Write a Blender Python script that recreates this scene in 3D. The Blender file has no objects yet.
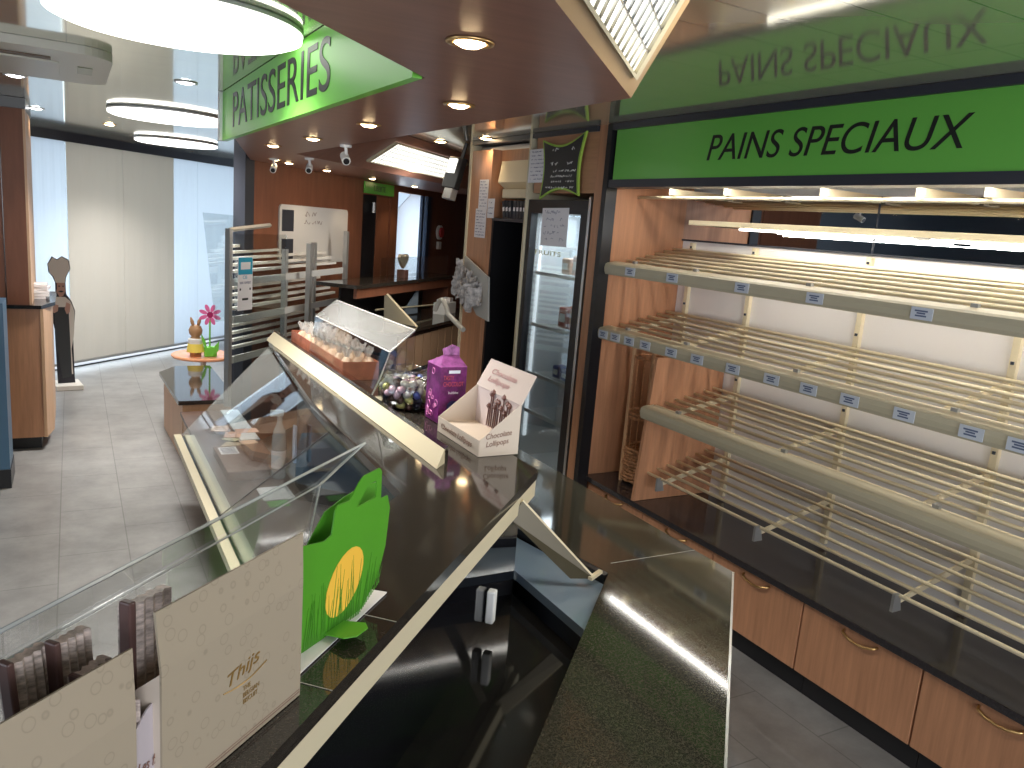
import bpy, bmesh, math, random
from mathutils import Matrix, Vector
random.seed(7)
S = bpy.context.scene
COL = S.collection
PI = math.pi

# ---------------------------------------------------------------- camera, world, exposure
def camera():
    yaw, pitch, roll = [math.radians(a) for a in (29.534, 11.2085, 4.64)]
    fw = Vector((math.sin(yaw)*math.cos(pitch), math.cos(yaw)*math.cos(pitch), -math.sin(pitch)))
    r0 = Vector((math.cos(yaw), -math.sin(yaw), 0)); u0 = r0.cross(fw)
    r = r0*math.cos(roll)+u0*math.sin(roll); u = -r0*math.sin(roll)+u0*math.cos(roll)
    m = Matrix.Identity(4)
    for i in range(3):
        m[i][0], m[i][1], m[i][2] = r[i], u[i], -fw[i]
    m[2][3] = 1.85
    cd = bpy.data.cameras.new('camera'); cd.sensor_width = 36; cd.lens = 788.46/1024*36
    cd.clip_start = .02; cd.clip_end = 100
    c = bpy.data.objects.new('camera', cd); COL.objects.link(c); c.matrix_world = m
    S.camera = c
camera()
W = bpy.data.worlds.new('world'); S.world = W; W.use_nodes = True
bg = W.node_tree.nodes['Background']; bg.inputs[0].default_value = (.62, .78, 1, 1); bg.inputs[1].default_value = .8
S.view_settings.view_transform = 'Standard'; S.view_settings.look = 'None'
S.view_settings.gamma = 1; S.view_settings.use_curve_mapping = False
S.view_settings.exposure = 0.38
S.cycles.max_bounces = 8; S.cycles.transparent_max_bounces = 16; S.cycles.use_denoising = True
S.cycles.caustics_reflective = False; S.cycles.caustics_refractive = False
S.cycles.sample_clamp_indirect = 6

def area(name, loc, size, power, color, rot=(0, 0, 0), sy=None, shape=None):
    l = bpy.data.lights.new(name, 'AREA'); l.energy = power; l.color = color; l.size = size
    if sy: l.shape = 'RECTANGLE'; l.size_y = sy
    if shape: l.shape = shape
    o = bpy.data.objects.new(name, l); COL.objects.link(o); o.location = loc; o.rotation_euler = rot
    return o
CEIL = 2.43
SOF = 2.18
LAMPS = [(.32, 2.93), (.61, 6.20), (.94, 8.85)]
for i, (x, y) in enumerate(LAMPS):
    area('ceiling_lamp_light', (x, y, CEIL-.052), .5, 26, (1, .97, .92), shape='DISK').data.spread = 2.1

# soft fill lights added out of view, behind and to the left of the viewer
area('fill_light', (.3, -3.6, 1.5), 4.5, 130, (.97, .97, 1), (math.radians(90), 0, 0), sy=2.0)
area('fill_light', (-4.5, 2.0, 1.4), 5.0, 70, (.88, .93, 1), (0, math.radians(-90), 0), sy=2.0)

area('street_daylight', (.0, 11.2, 1.4), 5.5, 105, (.88, .94, 1), (math.radians(-90), 0, math.radians(45)), sy=2.6)
area('street_daylight', (3.15, 8.7, 1.6), .9, 7, (.9, .95, 1), (math.radians(-90), 0, math.radians(45)), sy=1.0)

# ---------------------------------------------------------------- materials
MATS = {}
def mat(name, color, rough=.5, metal=0, ior=1.45, spec=.5, emit=None, es=1, trans=0, alpha=1, noise=None, coat=0):
    m = bpy.data.materials.new(name); m.use_nodes = True; MATS[name] = m
    b = m.node_tree.nodes['Principled BSDF']
    b.inputs['Base Color'].default_value = (*color, 1)
    b.inputs['Roughness'].default_value = rough; b.inputs['Metallic'].default_value = metal
    b.inputs['IOR'].default_value = ior; b.inputs['Specular IOR Level'].default_value = spec
    b.inputs['Transmission Weight'].default_value = trans; b.inputs['Alpha'].default_value = alpha
    b.inputs['Coat Weight'].default_value = coat; b.inputs['Coat Roughness'].default_value = .08
    if emit: b.inputs['Emission Color'].default_value = (*emit, 1); b.inputs['Emission Strength'].default_value = es
    if noise:
        amt, scale = noise[0], noise[1]
        sc = noise[2] if len(noise) > 2 else (1, 1, 1)
        nt = m.node_tree; N = nt.nodes; L = nt.links
        tc = N.new('ShaderNodeTexCoord'); mp = N.new('ShaderNodeMapping'); mp.inputs['Scale'].default_value = sc
        no = N.new('ShaderNodeTexNoise'); no.inputs['Scale'].default_value = scale; no.inputs['Detail'].default_value = 5
        no.inputs['Roughness'].default_value = .62
        rp = N.new('ShaderNodeValToRGB'); rp.color_ramp.elements[0].position = .3; rp.color_ramp.elements[1].position = .7
        rp.color_ramp.elements[0].color = (*[c*(1-amt) for c in color], 1)
        rp.color_ramp.elements[1].color = (*[min(1, c*(1+amt)) for c in color], 1)
        L.new(tc.outputs['Object'], mp.inputs[0]); L.new(mp.outputs[0], no.inputs['Vector'])
        L.new(no.outputs['Fac'], rp.inputs[0]); L.new(rp.outputs[0], b.inputs['Base Color'])
    return m
def seam_mat(name, color, rough, metal, bricks, seamcol, noise=.12, nscale=3, rot=0, off=(0, 0), spec=.5, mort=.003, bump=0, aniso=0):
    """tiles of size bricks=(w,h) laid in the XY plane of world coordinates with thin seams"""
    m = mat(name, color, rough, metal, spec=spec); nt = m.node_tree; N = nt.nodes; L = nt.links; b = N['Principled BSDF']
    tc = N.new('ShaderNodeTexCoord'); mp = N.new('ShaderNodeMapping')
    mp.inputs['Location'].default_value = (off[0], off[1], 0); mp.inputs['Rotation'].default_value = (0, 0, rot)
    br = N.new('ShaderNodeTexBrick'); br.offset = 0.5 if bump != 2 else 0; br.inputs['Scale'].default_value = 1
    br.inputs['Brick Width'].default_value = bricks[0]; br.inputs['Row Height'].default_value = bricks[1]
    br.inputs['Mortar Size'].default_value = mort; br.inputs['Mortar Smooth'].default_value = .1
    br.inputs['Color1'].default_value = (*color, 1); br.inputs['Color2'].default_value = (*[c*.93 for c in color], 1)
    br.inputs['Mortar'].default_value = (*seamcol, 1)
    no = N.new('ShaderNodeTexNoise'); no.inputs['Scale'].default_value = nscale; no.inputs['Detail'].default_value = 8; no.inputs['Roughness'].default_value = .7
    rp = N.new('ShaderNodeMapRange'); rp.inputs['From Min'].default_value = .3; rp.inputs['From Max'].default_value = .7
    rp.inputs['To Min'].default_value = 1-noise; rp.inputs['To Max'].default_value = 1+noise
    mx = N.new('ShaderNodeVectorMath'); mx.operation = 'SCALE'
    L.new(tc.outputs['Object'], mp.inputs[0]); L.new(mp.outputs[0], br.inputs['Vector']); L.new(tc.outputs['Object'], no.inputs['Vector'])
    L.new(no.outputs['Fac'], rp.inputs[0]); L.new(br.outputs['Color'], mx.inputs[0]); L.new(rp.outputs[0], mx.inputs['Scale'])
    L.new(mx.outputs[0], b.inputs['Base Color'])
    return m
def granite(name, base, fleck, rough=.09, spec=.5, seams=None):
    m = mat(name, base, rough, spec=spec); nt = m.node_tree; N = nt.nodes; L = nt.links; b = N['Principled BSDF']
    tc = N.new('ShaderNodeTexCoord')
    vo = N.new('ShaderNodeTexVoronoi'); vo.inputs['Scale'].default_value = 420
    no = N.new('ShaderNodeTexNoise'); no.inputs['Scale'].default_value = 160; no.inputs['Detail'].default_value = 6
    ad = N.new('ShaderNodeMath'); ad.operation = 'MULTIPLY'
    rp = N.new('ShaderNodeValToRGB'); rp.color_ramp.elements[0].position = .12; rp.color_ramp.elements[1].position = .42
    rp.color_ramp.elements[0].color = (*base, 1); rp.color_ramp.elements[1].color = (*fleck, 1)
    L.new(tc.outputs['Object'], vo.inputs['Vector']); L.new(tc.outputs['Object'], no.inputs['Vector'])
    L.new(vo.outputs['Distance'], ad.inputs[0]); L.new(no.outputs['Fac'], ad.inputs[1])
    L.new(ad.outputs[0], rp.inputs[0]); L.new(rp.outputs[0], b.inputs['Base Color'])
    return m
def glass_mat(name, tint=(.95, .975, .97), refl=.09):
    m = bpy.data.materials.new(name); m.use_nodes = True; MATS[name] = m
    nt = m.node_tree; N = nt.nodes; L = nt.links; N.remove(N['Principled BSDF'])
    tr = N.new('ShaderNodeBsdfTransparent'); tr.inputs[0].default_value = (*tint, 1)
    gl = N.new('ShaderNodeBsdfGlossy'); gl.inputs['Roughness'].default_value = .02; gl.inputs['Color'].default_value = (.95, .97, 1, 1)
    fr = N.new('ShaderNodeFresnel'); fr.inputs['IOR'].default_value = 1.5
    ml = N.new('ShaderNodeMath'); ml.operation = 'MULTIPLY'; ml.inputs[1].default_value = refl*8
    mn = N.new('ShaderNodeMath'); mn.operation = 'MINIMUM'; mn.inputs[1].default_value = .3
    mx = N.new('ShaderNodeMixShader')
    L.new(fr.outputs[0], ml.inputs[0]); L.new(ml.outputs[0], mn.inputs[0]); L.new(mn.outputs[0], mx.inputs[0])
    L.new(tr.outputs[0], mx.inputs[1]); L.new(gl.outputs[0], mx.inputs[2])
    L.new(mx.outputs[0], N['Material Output'].inputs[0]); return m
def fabric_blind(name, color, tl):
    m = bpy.data.materials.new(name); m.use_nodes = True; MATS[name] = m
    nt = m.node_tree; N = nt.nodes; L = nt.links; N.remove(N['Principled BSDF'])
    d = N.new('ShaderNodeBsdfDiffuse'); t = N.new('ShaderNodeBsdfTranslucent'); mx = N.new('ShaderNodeMixShader'); mx.inputs[0].default_value = tl
    tc = N.new('ShaderNodeTexCoord'); mp = N.new('ShaderNodeMapping'); mp.inputs['Scale'].default_value = (40, 40, 1.2)
    no = N.new('ShaderNodeTexNoise'); no.inputs['Scale'].default_value = 3
    rp = N.new('ShaderNodeValToRGB'); rp.color_ramp.elements[0].color = (*[c*.95 for c in color], 1); rp.color_ramp.elements[1].color = (*color, 1)
    L.new(tc.outputs['Object'], mp.inputs[0]); L.new(mp.outputs[0], no.inputs['Vector']); L.new(no.outputs['Fac'], rp.inputs[0])
    L.new(rp.outputs[0], d.inputs[0]); L.new(rp.outputs[0], t.inputs[0])
    L.new(d.outputs[0], mx.inputs[1]); L.new(t.outputs[0], mx.inputs[2]); L.new(mx.outputs[0], N['Material Output'].inputs[0]); return m

beech = mat('beech', (.47, .232, .125), .38, noise=(.16, 3, (14, 14, .9)))
beech_h = mat('beech_horizontal', (.46, .235, .13), .38, noise=(.14, 3, (14, 1, 14)))
beech_pale = mat('beech_pale', (.60, .37, .215), .42, noise=(.1, 3, (10, 10, .8)))
redwood = mat('red_brown_panel', (.20, .078, .043), .45, spec=.3, noise=(.13, 3, (7, 7, .8)))
soffitw = mat('soffit_panel', (.27, .135, .10), .34, noise=(.12, 3, (1.2, 14, 1)))
hoodw = mat('hood_panel', (.34, .22, .11), .35)
cream = mat('cream_trim', (.60, .53, .37), .4)
rodm = mat('cream_metal', (.78, .68, .47), .3, noise=(.04, 9))
lipm = mat('olive_cream_rail', (.50, .45, .32), .38)
white = mat('white_paint', (.82, .82, .80), .45)
backw = mat('white_back_panel', (.83, .79, .76), .35)
black = mat('black', (.012, .012, .014), .3)
darktrim = mat('dark_trim', (.035, .038, .05), .35)
green = mat('green_sign', (.145, .47, .075), .25, spec=.6)
green_lt = mat('green_sign_bright', (.19, .60, .08), .35, spec=.3)
letter = mat('letter_black', (.012, .014, .012), .4)
gran = granite('granite_counter', (.014, .012, .010), (.050, .042, .034), .06, .8)
gran_g = granite('granite_work_top', (.018, .018, .013), (.060, .056, .040), .06, .8)
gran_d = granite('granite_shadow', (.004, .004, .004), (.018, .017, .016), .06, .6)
gran_p = granite('granite_shelf', (.018, .016, .018), (.045, .04, .043), .1, .8)
edge_black = mat('granite_edge', (.012, .011, .010), .15)
floorm = seam_mat('floor_tiles', (.27, .265, .26), .35, 0, (.66, .325), (.17, .17, .165), .28, 2.6, rot=PI/2, off=(.12, .1), mort=.003)
ceilm = seam_mat('ceiling_slats', (.76, .75, .62), .085, .62, (1.1, .2), (.3, .3, .29), .03, 1, mort=.0025, bump=2)
steel = mat('steel', (.55, .56, .57), .28, 1)
alum = mat('grey_aluminium', (.45, .45, .44), .4, .7)
lampm = mat('lamp_diffuser', (1, 1, 1), .4, emit=(1, .98, .94), es=2.2)
spotm = mat('spot_bulb', (1, .8, .5), .4, emit=(1, .72, .40), es=25)
tubem = mat('light_tube', (1, 1, 1), .4, emit=(1, .97, .9), es=6)
brass = mat('brass', (.75, .50, .22), .3, 1)
mirror = mat('mirror', (.8, .82, .84), .02, 1)
bluep = mat('blue_reflection_glass', (.20, .27, .35), .06, .1)  # the blue-grey reflection is painted into the base colour
glass = glass_mat('clear_glass'); acryl = glass_mat('clear_acrylic', (.95, .96, .96), .11)
fr_glass = glass_mat('fridge_glass', (.80, .84, .85), .13)
blind_c = fabric_blind('cream_blind_fabric', (.80, .76, .70), .5)
blind_b = fabric_blind('pale_blue_blind_fabric', (.88, .93, .99), .72)
paper = mat('paper', (.80, .78, .80), .6); paperc = mat('cream_card', (.58, .50, .42), .6)
kraft = mat('box_inner', (.52, .44, .36), .7)
pattern_card = mat('patterned_card', (.64, .54, .43), .5)
def add_pattern(m, c1, c2):
    nt = m.node_tree; N = nt.nodes; L = nt.links; b = N['Principled BSDF']
    tc = N.new('ShaderNodeTexCoord'); vo = N.new('ShaderNodeTexVoronoi'); vo.inputs['Scale'].default_value = 48; vo.feature = 'F1'
    rp = N.new('ShaderNodeValToRGB'); e = rp.color_ramp.elements; e[0].position = .26; e[0].color = (*c1, 1); e[1].position = .36; e[1].color = (*c1, 1)
    k = rp.color_ramp.elements.new(.31); k.color = (*c2, 1)
    L.new(tc.outputs['Object'], vo.inputs['Vector']); L.new(vo.outputs['Distance'], rp.inputs[0]); L.new(rp.outputs[0], b.inputs['Base Color'])
add_pattern(pattern_card, (.345, .29, .215), (.28, .235, .175))
lime = mat('lime_card', (.075, .30, .018), .42, noise=(.06, 5)); lime2 = mat('lime_inner_card', (.10, .38, .03), .45)
yellow = mat('yellow_print', (.85, .50, .06), .5)
gold = mat('gold_print', (.30, .18, .05), .35, .4)
brownprint = mat('brown_print', (.22, .12, .09), .5)
purple = mat('purple_card', (.13, .016, .11), .3, noise=(.6, 30)); pinkm = mat('pink_print', (.75, .25, .52), .4); navy = mat('navy_print', (.02, .02, .10), .35)

# ---------------------------------------------------------------- builders
WM = {}
def T(loc=(0, 0, 0), rz=0):
    return Matrix.Translation(loc) @ Matrix.Rotation(rz, 4, 'Z')
def thing(name, label, cat, loc=(0, 0, 0), rz=0, group=None, kind=None):
    o = bpy.data.objects.new(name, None); COL.objects.link(o); o.empty_display_size = .05
    o.location = loc; o.rotation_euler = (0, 0, rz); WM[o] = T(loc, rz)
    tag(o, label, cat, group, kind); return o
def tag(o, label=None, cat=None, group=None, kind=None):
    if label: o['label'] = label
    if cat: o['category'] = cat
    if group: o['group'] = group
    if kind: o['kind'] = kind
    return o
def part(name, bm, m, parent=None, label=None, world=True, smooth=False):
    """links bm as one mesh; geometry is given in world coordinates unless world is False (then in the thing's own frame)"""
    if parent is not None and world: bm.transform(WM[parent].inverted())
    bmesh.ops.recalc_face_normals(bm, faces=bm.faces)
    me = bpy.data.meshes.new(name); bm.to_mesh(me); bm.free()
    if smooth:
        for p in me.polygons: p.use_smooth = True
    me.materials.append(m)
    o = bpy.data.objects.new(name, me); COL.objects.link(o)
    if parent is not None: o.parent = parent; WM[o] = WM[parent]
    else: WM[o] = Matrix.Identity(4)
    if label: o['label'] = label
    return o
def struct(name, bm, m, parent=None):
    o = part(name, bm, m, parent)
    if parent is None: o['kind'] = 'structure'
    return o
def B(): return bmesh.new()
def box(bm, x0, x1, y0, y1, z0, z1, M=None, bev=0):
    vs = [Vector((x, y, z)) for x in (x0, x1) for y in (y0, y1) for z in (z0, z1)]
    if M is not None: vs = [M @ v for v in vs]
    v = [bm.verts.new(p) for p in vs]
    fs = [bm.faces.new([v[i] for i in f]) for f in ((0, 1, 3, 2), (4, 6, 7, 5), (0, 4, 5, 1), (2, 3, 7, 6), (0, 2, 6, 4), (1, 5, 7, 3))]
    if bev:
        es = list({e for f in fs for e in f.edges})
        bmesh.ops.bevel(bm, geom=es, offset=bev, segments=2, affect='EDGES', profile=.5)
    return bm
def prism(bm, pts, z0, z1, M=None):
    lo = [Vector((p[0], p[1], z0)) for p in pts]; hi = [Vector((p[0], p[1], z1)) for p in pts]
    if M is not None: lo = [M @ p for p in lo]; hi = [M @ p for p in hi]
    a = [bm.verts.new(p) for p in lo]; b = [bm.verts.new(p) for p in hi]; n = len(a)
    bm.faces.new(a[::-1]); bm.faces.new(b)
    for i in range(n): bm.faces.new([a[i], a[(i+1) % n], b[(i+1) % n], b[i]])
    return bm
def slab(bm, pts, th):
    """a flat polygon of 3D points given a thickness along its normal"""
    P = [Vector(p) for p in pts]
    n = Vector((0, 0, 0))
    for i in range(len(P)): n += P[i].cross(P[(i+1) % len(P)])
    n.normalize()
    a = [bm.verts.new(p) for p in P]; b = [bm.verts.new(p-n*th) for p in P]; k = len(a)
    bm.faces.new(a); bm.faces.new(b[::-1])
    for i in range(k): bm.faces.new([a[(i+1) % k], a[i], b[i], b[(i+1) % k]])
    return bm
def tube(bm, pts, r, seg=8):
    pts = [Vector(p) for p in pts]; rings = []
    rs = r if isinstance(r, (list, tuple)) else [r]*len(pts)
    prev = None
    for i, p in enumerate(pts):
        t = (pts[min(i+1, len(pts)-1)]-pts[max(i-1, 0)]).normalized()
        if prev is None:
            a = Vector((0, 0, 1)) if abs(t.z) < .9 else Vector((1, 0, 0))
            u = t.cross(a).normalized()
        else: u = (prev-t*prev.dot(t)).normalized()
        prev = u; v = t.cross(u)
        rings.append([bm.verts.new(p+(u*math.cos(2*PI*k/seg)+v*math.sin(2*PI*k/seg))*rs[i]) for k in range(seg)])
    for a, b in zip(rings, rings[1:]):
        for k in range(seg): bm.faces.new([a[k], a[(k+1) % seg], b[(k+1) % seg], b[k]])
    bm.faces.new(rings[0][::-1]); bm.faces.new(rings[-1]); return bm
def lathe(bm, prof, c, seg=32, ax=None):
    """prof: (radius, z) pairs around the vertical through c"""
    c = Vector(c); rings = []
    for r, z in prof:
        if r < 1e-5: rings.append([bm.verts.new(c+Vector((0, 0, z)))])
        else: rings.append([bm.verts.new(c+Vector((r*math.cos(2*PI*k/seg), r*math.sin(2*PI*k/seg), z))) for k in range(seg)])
    for a, b in zip(rings, rings[1:]):
        for k in range(seg):
            if len(a) == 1 and len(b) == 1: continue
            if len(a) == 1: bm.faces.new([a[0], b[k], b[(k+1) % seg]])
            elif len(b) == 1: bm.faces.new([a[k], b[0], a[(k+1) % seg]])
            else: bm.faces.new([a[k], a[(k+1) % seg], b[(k+1) % seg], b[k]])
    return bm
def frame_of(origin, xdir, ydir):
    x = Vector(xdir).normalized(); y = Vector(ydir); y = (y-x*y.dot(x)).normalized(); z = x.cross(y)
    m = Matrix.Identity(4)
    for i in range(3): m[i][0], m[i][1], m[i][2], m[i][3] = x[i], y[i], z[i], origin[i]
    return m
def text(name, s, M, width, height, m, parent, shear=0, thick=.0015, label=None, align='LEFT'):
    """flat lettering: lower left corner at the origin of M, x along the line, y up"""
    cu = bpy.data.curves.new(name, 'FONT'); cu.body = s; cu.size = 1; cu.shear = shear; cu.align_x = align
    o = bpy.data.objects.new(name, cu); COL.objects.link(o)
    bpy.context.view_layer.update()
    dg = bpy.context.evaluated_depsgraph_get()
    me = bpy.data.meshes.new_from_object(o.evaluated_get(dg)); bpy.data.objects.remove(o)
    xs = [v.co.x for v in me.vertices]; ys = [v.co.y for v in me.vertices]
    x0, x1, y0, y1 = min(xs), max(xs), min(ys), max(ys)
    bm = B(); bm.from_mesh(me); bpy.data.meshes.remove(me)
    for v in bm.verts:
        v.co = Vector(((v.co.x-x0)/(x1-x0)*width, (v.co.y-y0)/(y1-y0)*height, 0))
    r = bmesh.ops.extrude_face_region(bm, geom=bm.faces[:])
    for g in r['geom']:
        if isinstance(g, bmesh.types.BMVert): g.co.z += thick
    bm.transform(M)
    return part(name, bm, m, parent, label)
def dup(root, loc=None, rz=None, **props):
    r = root.copy(); COL.objects.link(r)
    if loc is not None: r.location = loc
    if rz is not None: r.rotation_euler = (0, 0, rz)
    for k, v in props.items(): r[k] = v
    for ch in list(root.children):
        c = ch.copy(); COL.objects.link(c); c.parent = r
        for g in list(ch.children):
            d = g.copy(); COL.objects.link(d); d.parent = c
    return r
# sign planes facing -X: lettering runs from far (large y) to near
def MX(x, y, z): return frame_of((x, y, z), (0, -1, 0), (0, 0, 1))
Dc = Vector((1, 1, 0)).normalized()       # the counter's oblique direction
Dn = Vector((1, -1, 0)).normalized()      # its normal, towards the staff side
def MC(x, y, z, ): return frame_of((x, y, z), Dc, (0, 0, 1))   # x along Dc, y up, z = Dn

# ---------------------------------------------------------------- room shell
struct('floor', box(B(), -6, 6, -4, 14, -.1, 0), floorm)
struct('ceiling', box(B(), -6, 6, -4, 14, CEIL, CEIL+.1), ceilm)
# right hand wall behind the bread racks and fridge
struct('wall_right', box(B(), 3.16, 3.3, -4, 5.33, 0, CEIL), white)
# oblique back wall with its doorway and window opening
def wseg(bm, xa, xb, z0, z1, k=5.05, th=.1):
    prism(bm, [(xa, xa+k), (xb, xb+k), (xb-th*.7, xb+k+th*.7), (xa-th*.7, xa+k+th*.7)], z0, z1); return bm
bm = B(); wseg(bm, 1.2, 2.45, 0, CEIL); wseg(bm, 2.45, 2.9, 2.05, CEIL); wseg(bm, 2.9, 3.02, 0, CEIL)
wseg(bm, 3.02, 3.66, 2.12, CEIL); wseg(bm, 3.02, 3.66, 0, 1.1); wseg(bm, 3.66, 6, 0, CEIL)
struct('wall_back', bm, redwood)
# door of the back room
bm = B(); wseg(bm, 2.47, 2.68, .02, 2.05, 5.09, .04)
d = struct('door_1', bm, black)
bm = B(); tube(bm, [(2.60, 7.66, 1.12), (2.60, 7.66, 1.22)], .012); struct('door_handle', bm, steel, d)
bm = B(); tube(bm, [(2.615, 7.66, 1.88), (2.615, 7.66, 1.98)], .02); struct('door_closer', bm, alum, d)
bm = B(); wseg(bm, 2.68, 2.9, .02, 2.05, 5.08, .05); struct('door_2', bm, redwood)
bm = B(); wseg(bm, 2.3, 3.0, 0, 2.1, 5.7, .05); struct('wall_store', bm, black)
# window of the back wall: pale blind, blue framed edge
bm = B(); z = 0
xw = [(3.03, 1.1), (3.66, 1.1), (3.66, 2.12), (3.3, 2.12), (3.03, 1.92)]
slab(bm, [(x, x+5.12, z) for x, z in xw], .01)
win = struct('window_1', bm, blind_b)
bm = B(); wseg(bm, 3.5, 3.54, 1.1, 2.12, 5.07, .03); wseg(bm, 3.60, 3.70, 1.1, 2.12, 5.05, .05); struct('window_frame', bm, mat('dark_blue_frame', (.03, .05, .09), .3), win)
# front windows with their frame, far left
bm = B()
k = 9.42
for xa, xb in ((-.42, -.37), (2.06, 2.12)):
    prism(bm, [(xa, xa+k), (xb, xb+k), (xb-.06, xb+k+.06), (xa-.06, xa+k+.06)], 0, CEIL)
prism(bm, [(-2, 7.42), (3.4, 12.82), (3.32, 12.9), (-2.08, 7.5)], 2.33, CEIL)
struct('window_2', bm, darktrim)
bm = B(); prism(bm, [(-2, 7.56), (3.4, 12.96), (3.37, 12.99), (-2.03, 7.59)], 0, .012); struct('trim_1', bm, darktrim)
bm = B(); slab(bm, [(-2, 7.6, .05), (3.4, 13.0, .05), (3.4, 13.0, 2.33), (-2, 7.6, 2.33)], .01); struct('window_pane', bm, glass)['kind'] = 'structure'
struct('wall_passage', box(box(B(), 3.3, 5.0, 5.25, 5.33, 0, CEIL), 5.0, 5.1, 5.25, 10.0, 0, CEIL), redwood)  # unseen closing walls, added to keep sky light out of the back
struct('wall_left', box(B(), -2.7, -2.6, 3.4, 8, 0, CEIL), mat('dark_blue_wall', (.03, .045, .07), .4))
struct('trim_12', prism(B(), [(1.12, 6.17), (1.2, 6.25), (1.13, 6.32), (1.05, 6.24)], 0, CEIL-.002), darktrim)

# blinds (vertical fabric panels)
def blind(xa, xb, k, m, label, z0=.085, z1=2.335):
    t = thing('window_blind', label, 'blind', (xa, xa+k, z0), group='fabric blinds on the shop front')
    bm = B(); n = 14
    vs = []
    for i in range(n+1):
        x = xa+(xb-xa)*i/n; w = .0015*math.sin(i*1.7)
        vs.append((x+w, x+k-w))
    pts = vs+[(x-.004, y+.004) for x, y in vs[::-1]]
    prism(bm, pts, z0, z1); part('fabric', bm, m, t)
    bm = B(); tube(bm, [(xa, xa+k, z0), (xb, xb+k, z0)], .014); part('bottom_bar', bm, alum, t)
blind(-.03, .505, 9.4, blind_c, 'beige fabric blind panel just right of the chef cut-out')
blind(.508, 1.08, 9.395, blind_c, 'beige fabric blind panel next to the pale blue ones')
blind(1.083, 1.385, 9.4, blind_b, 'narrow pale blue blind panel beside the beige blinds')
blind(1.388, 2.04, 9.405, blind_b, 'wide pale blue blind panel behind the pink flower')
blind(-.36, -.04, 9.4, blind_b, 'pale blue blind strip between the wooden cabinet and beige blind')
blind(-1.6, -.5, 9.4, blind_b, 'pale blue blind panel hidden mostly by the tall cabinet', )

# ---------------------------------------------------------------- soffit over the counter
bm = B()
pts = [(-.9, .204), (.743, 1.847), (.743, 4.38), (1.15, 6.15), (3.9, 8.9), (4.2, 8.0), (1.197, 4.99), (1.197, 1.642), (-.5, -.055)]
prism(bm, pts, SOF, CEIL-.001)
sof = struct('trim_2', bm, soffitw)
# sloping hoods on the inner side of the soffit
def hood(P, name='trim_3'):
    bm = B(); v = [bm.verts.new(p) for p in P]
    bmesh.ops.convex_hull(bm, input=v); struct(name, bm, hoodw)
A0 = Vector((1.197, 1.642, SOF)); D0 = A0-Dc*2.4; C0 = Vector((1.017, 1.108, CEIL-.002)); E0 = C0-Dc*2.0
up = Vector((0, 0, CEIL-.002-SOF))
hood([A0, D0, E0, C0, A0+up, D0+up])
# far hood: same slope, along the far arm
F0 = Vector((1.197, 4.99, SOF)); G0 = Vector((4.2, 7.99, SOF)); off = Vector((.20, -.20, CEIL-.002-SOF))
bm = B(); v = [bm.verts.new(p) for p in (F0, G0, F0+off+Dc*.3, G0+off, F0+up, G0+up)]
bmesh.ops.convex_hull(bm, input=v); struct('trim_4', bm, soffitw)
bm = B(); offx = Vector((.2, 0, CEIL-.002-SOF)); F1 = Vector((1.197, 4.1, SOF))
v = [bm.verts.new(p) for p in (F0, F1, F0+offx+Vector((0, .1, 0)), F1+offx+Vector((0, .3, 0)), F0+up, F1+up)]
bmesh.ops.convex_hull(bm, input=v); struct('trim_5', bm, soffitw)

# louvre lamps set in the hoods
def louvre(P, label, n, power):
    """P: four corners (bottom a, bottom b, top b, top a) of the opening, on the hood face"""
    P = [Vector(p) for p in P]; nrm = (P[1]-P[0]).cross(P[3]-P[0]).normalized()
    if nrm.z > 0: nrm = -nrm
    t = thing('louvre_lamp', label, 'lamp', P[0], group='louvre lamps in the sloping hoods')
    bm = B(); c = sum(P, Vector())/4
    Q = [c+(p-c)*1.06+nrm*.012 for p in P]; R = [p+nrm*.012 for p in P]
    for i in range(4):
        j = (i+1) % 4
        vs = [Q[i], Q[j], R[j], R[i]]; a = [bm.verts.new(v) for v in vs]; b = [bm.verts.new(v-nrm*.014) for v in vs]
        bm.faces.new(a); bm.faces.new(b[::-1])
        for q in range(4): bm.faces.new([a[(q+1) % 4], a[q], b[q], b[(q+1) % 4]])
    part('frame', bm, MATS['olive_cream_rail'], t)
    bm = B(); slab(bm, [p+nrm*.003 for p in P], .002); part('diffuser', bm, mat('louvre_glow', (1, 1, .95), .4, emit=(1, .98, .88), es=power), t)
    bm = B()
    for i in range(1, n):
        f = i/n; a = P[0].lerp(P[1], f)+nrm*.008; b = P[3].lerp(P[2], f)+nrm*.008; tube(bm, [a, b], .0035, 4)
    for i in range(1, 5):
        f = i/5; a = P[0].lerp(P[3], f)+nrm*.008; b = P[1].lerp(P[2], f)+nrm*.008; tube(bm, [a, b], .0025, 4)
    part('louvre_grid', bm, steel, t)
louvre([(1.083-.9, 1.489-.9, 2.207), (1.083, 1.489, 2.207), (.975, 1.165, 2.36), (.975-.9, 1.165-.9, 2.36)], 'large louvre lamp in the beige hood above the work top', 26, 1.1)
e = .28
def fh(t, f): return F0+Dc*t+off*f+Vector((.004, -.004, -.006))
louvre([fh(.85, .22), fh(2.25, .22), fh(2.40, .78), fh(.95, .78)], 'long louvre lamp in the dark hood at the back', 30, 1.5)
def fx(y, f): return Vector((1.197+.2*f+.004, y, SOF+.248*f-.006))
louvre([fx(4.88, .2), fx(4.3, .2), fx(4.45, .72), fx(4.88, .72)], 'small louvre lamp left of the long one at the back', 8, 1.4)
area('louvre_light', (1.35, 1.15, 2.2), 1.0, 7, (1, .97, .88), (0, math.radians(35), math.radians(-45)), sy=.12)
area('louvre_light', (2.55, 5.85, 2.12), 1.2, 14, (1, .95, .85), (0, math.radians(35), math.radians(-45)), sy=.15)

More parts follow.
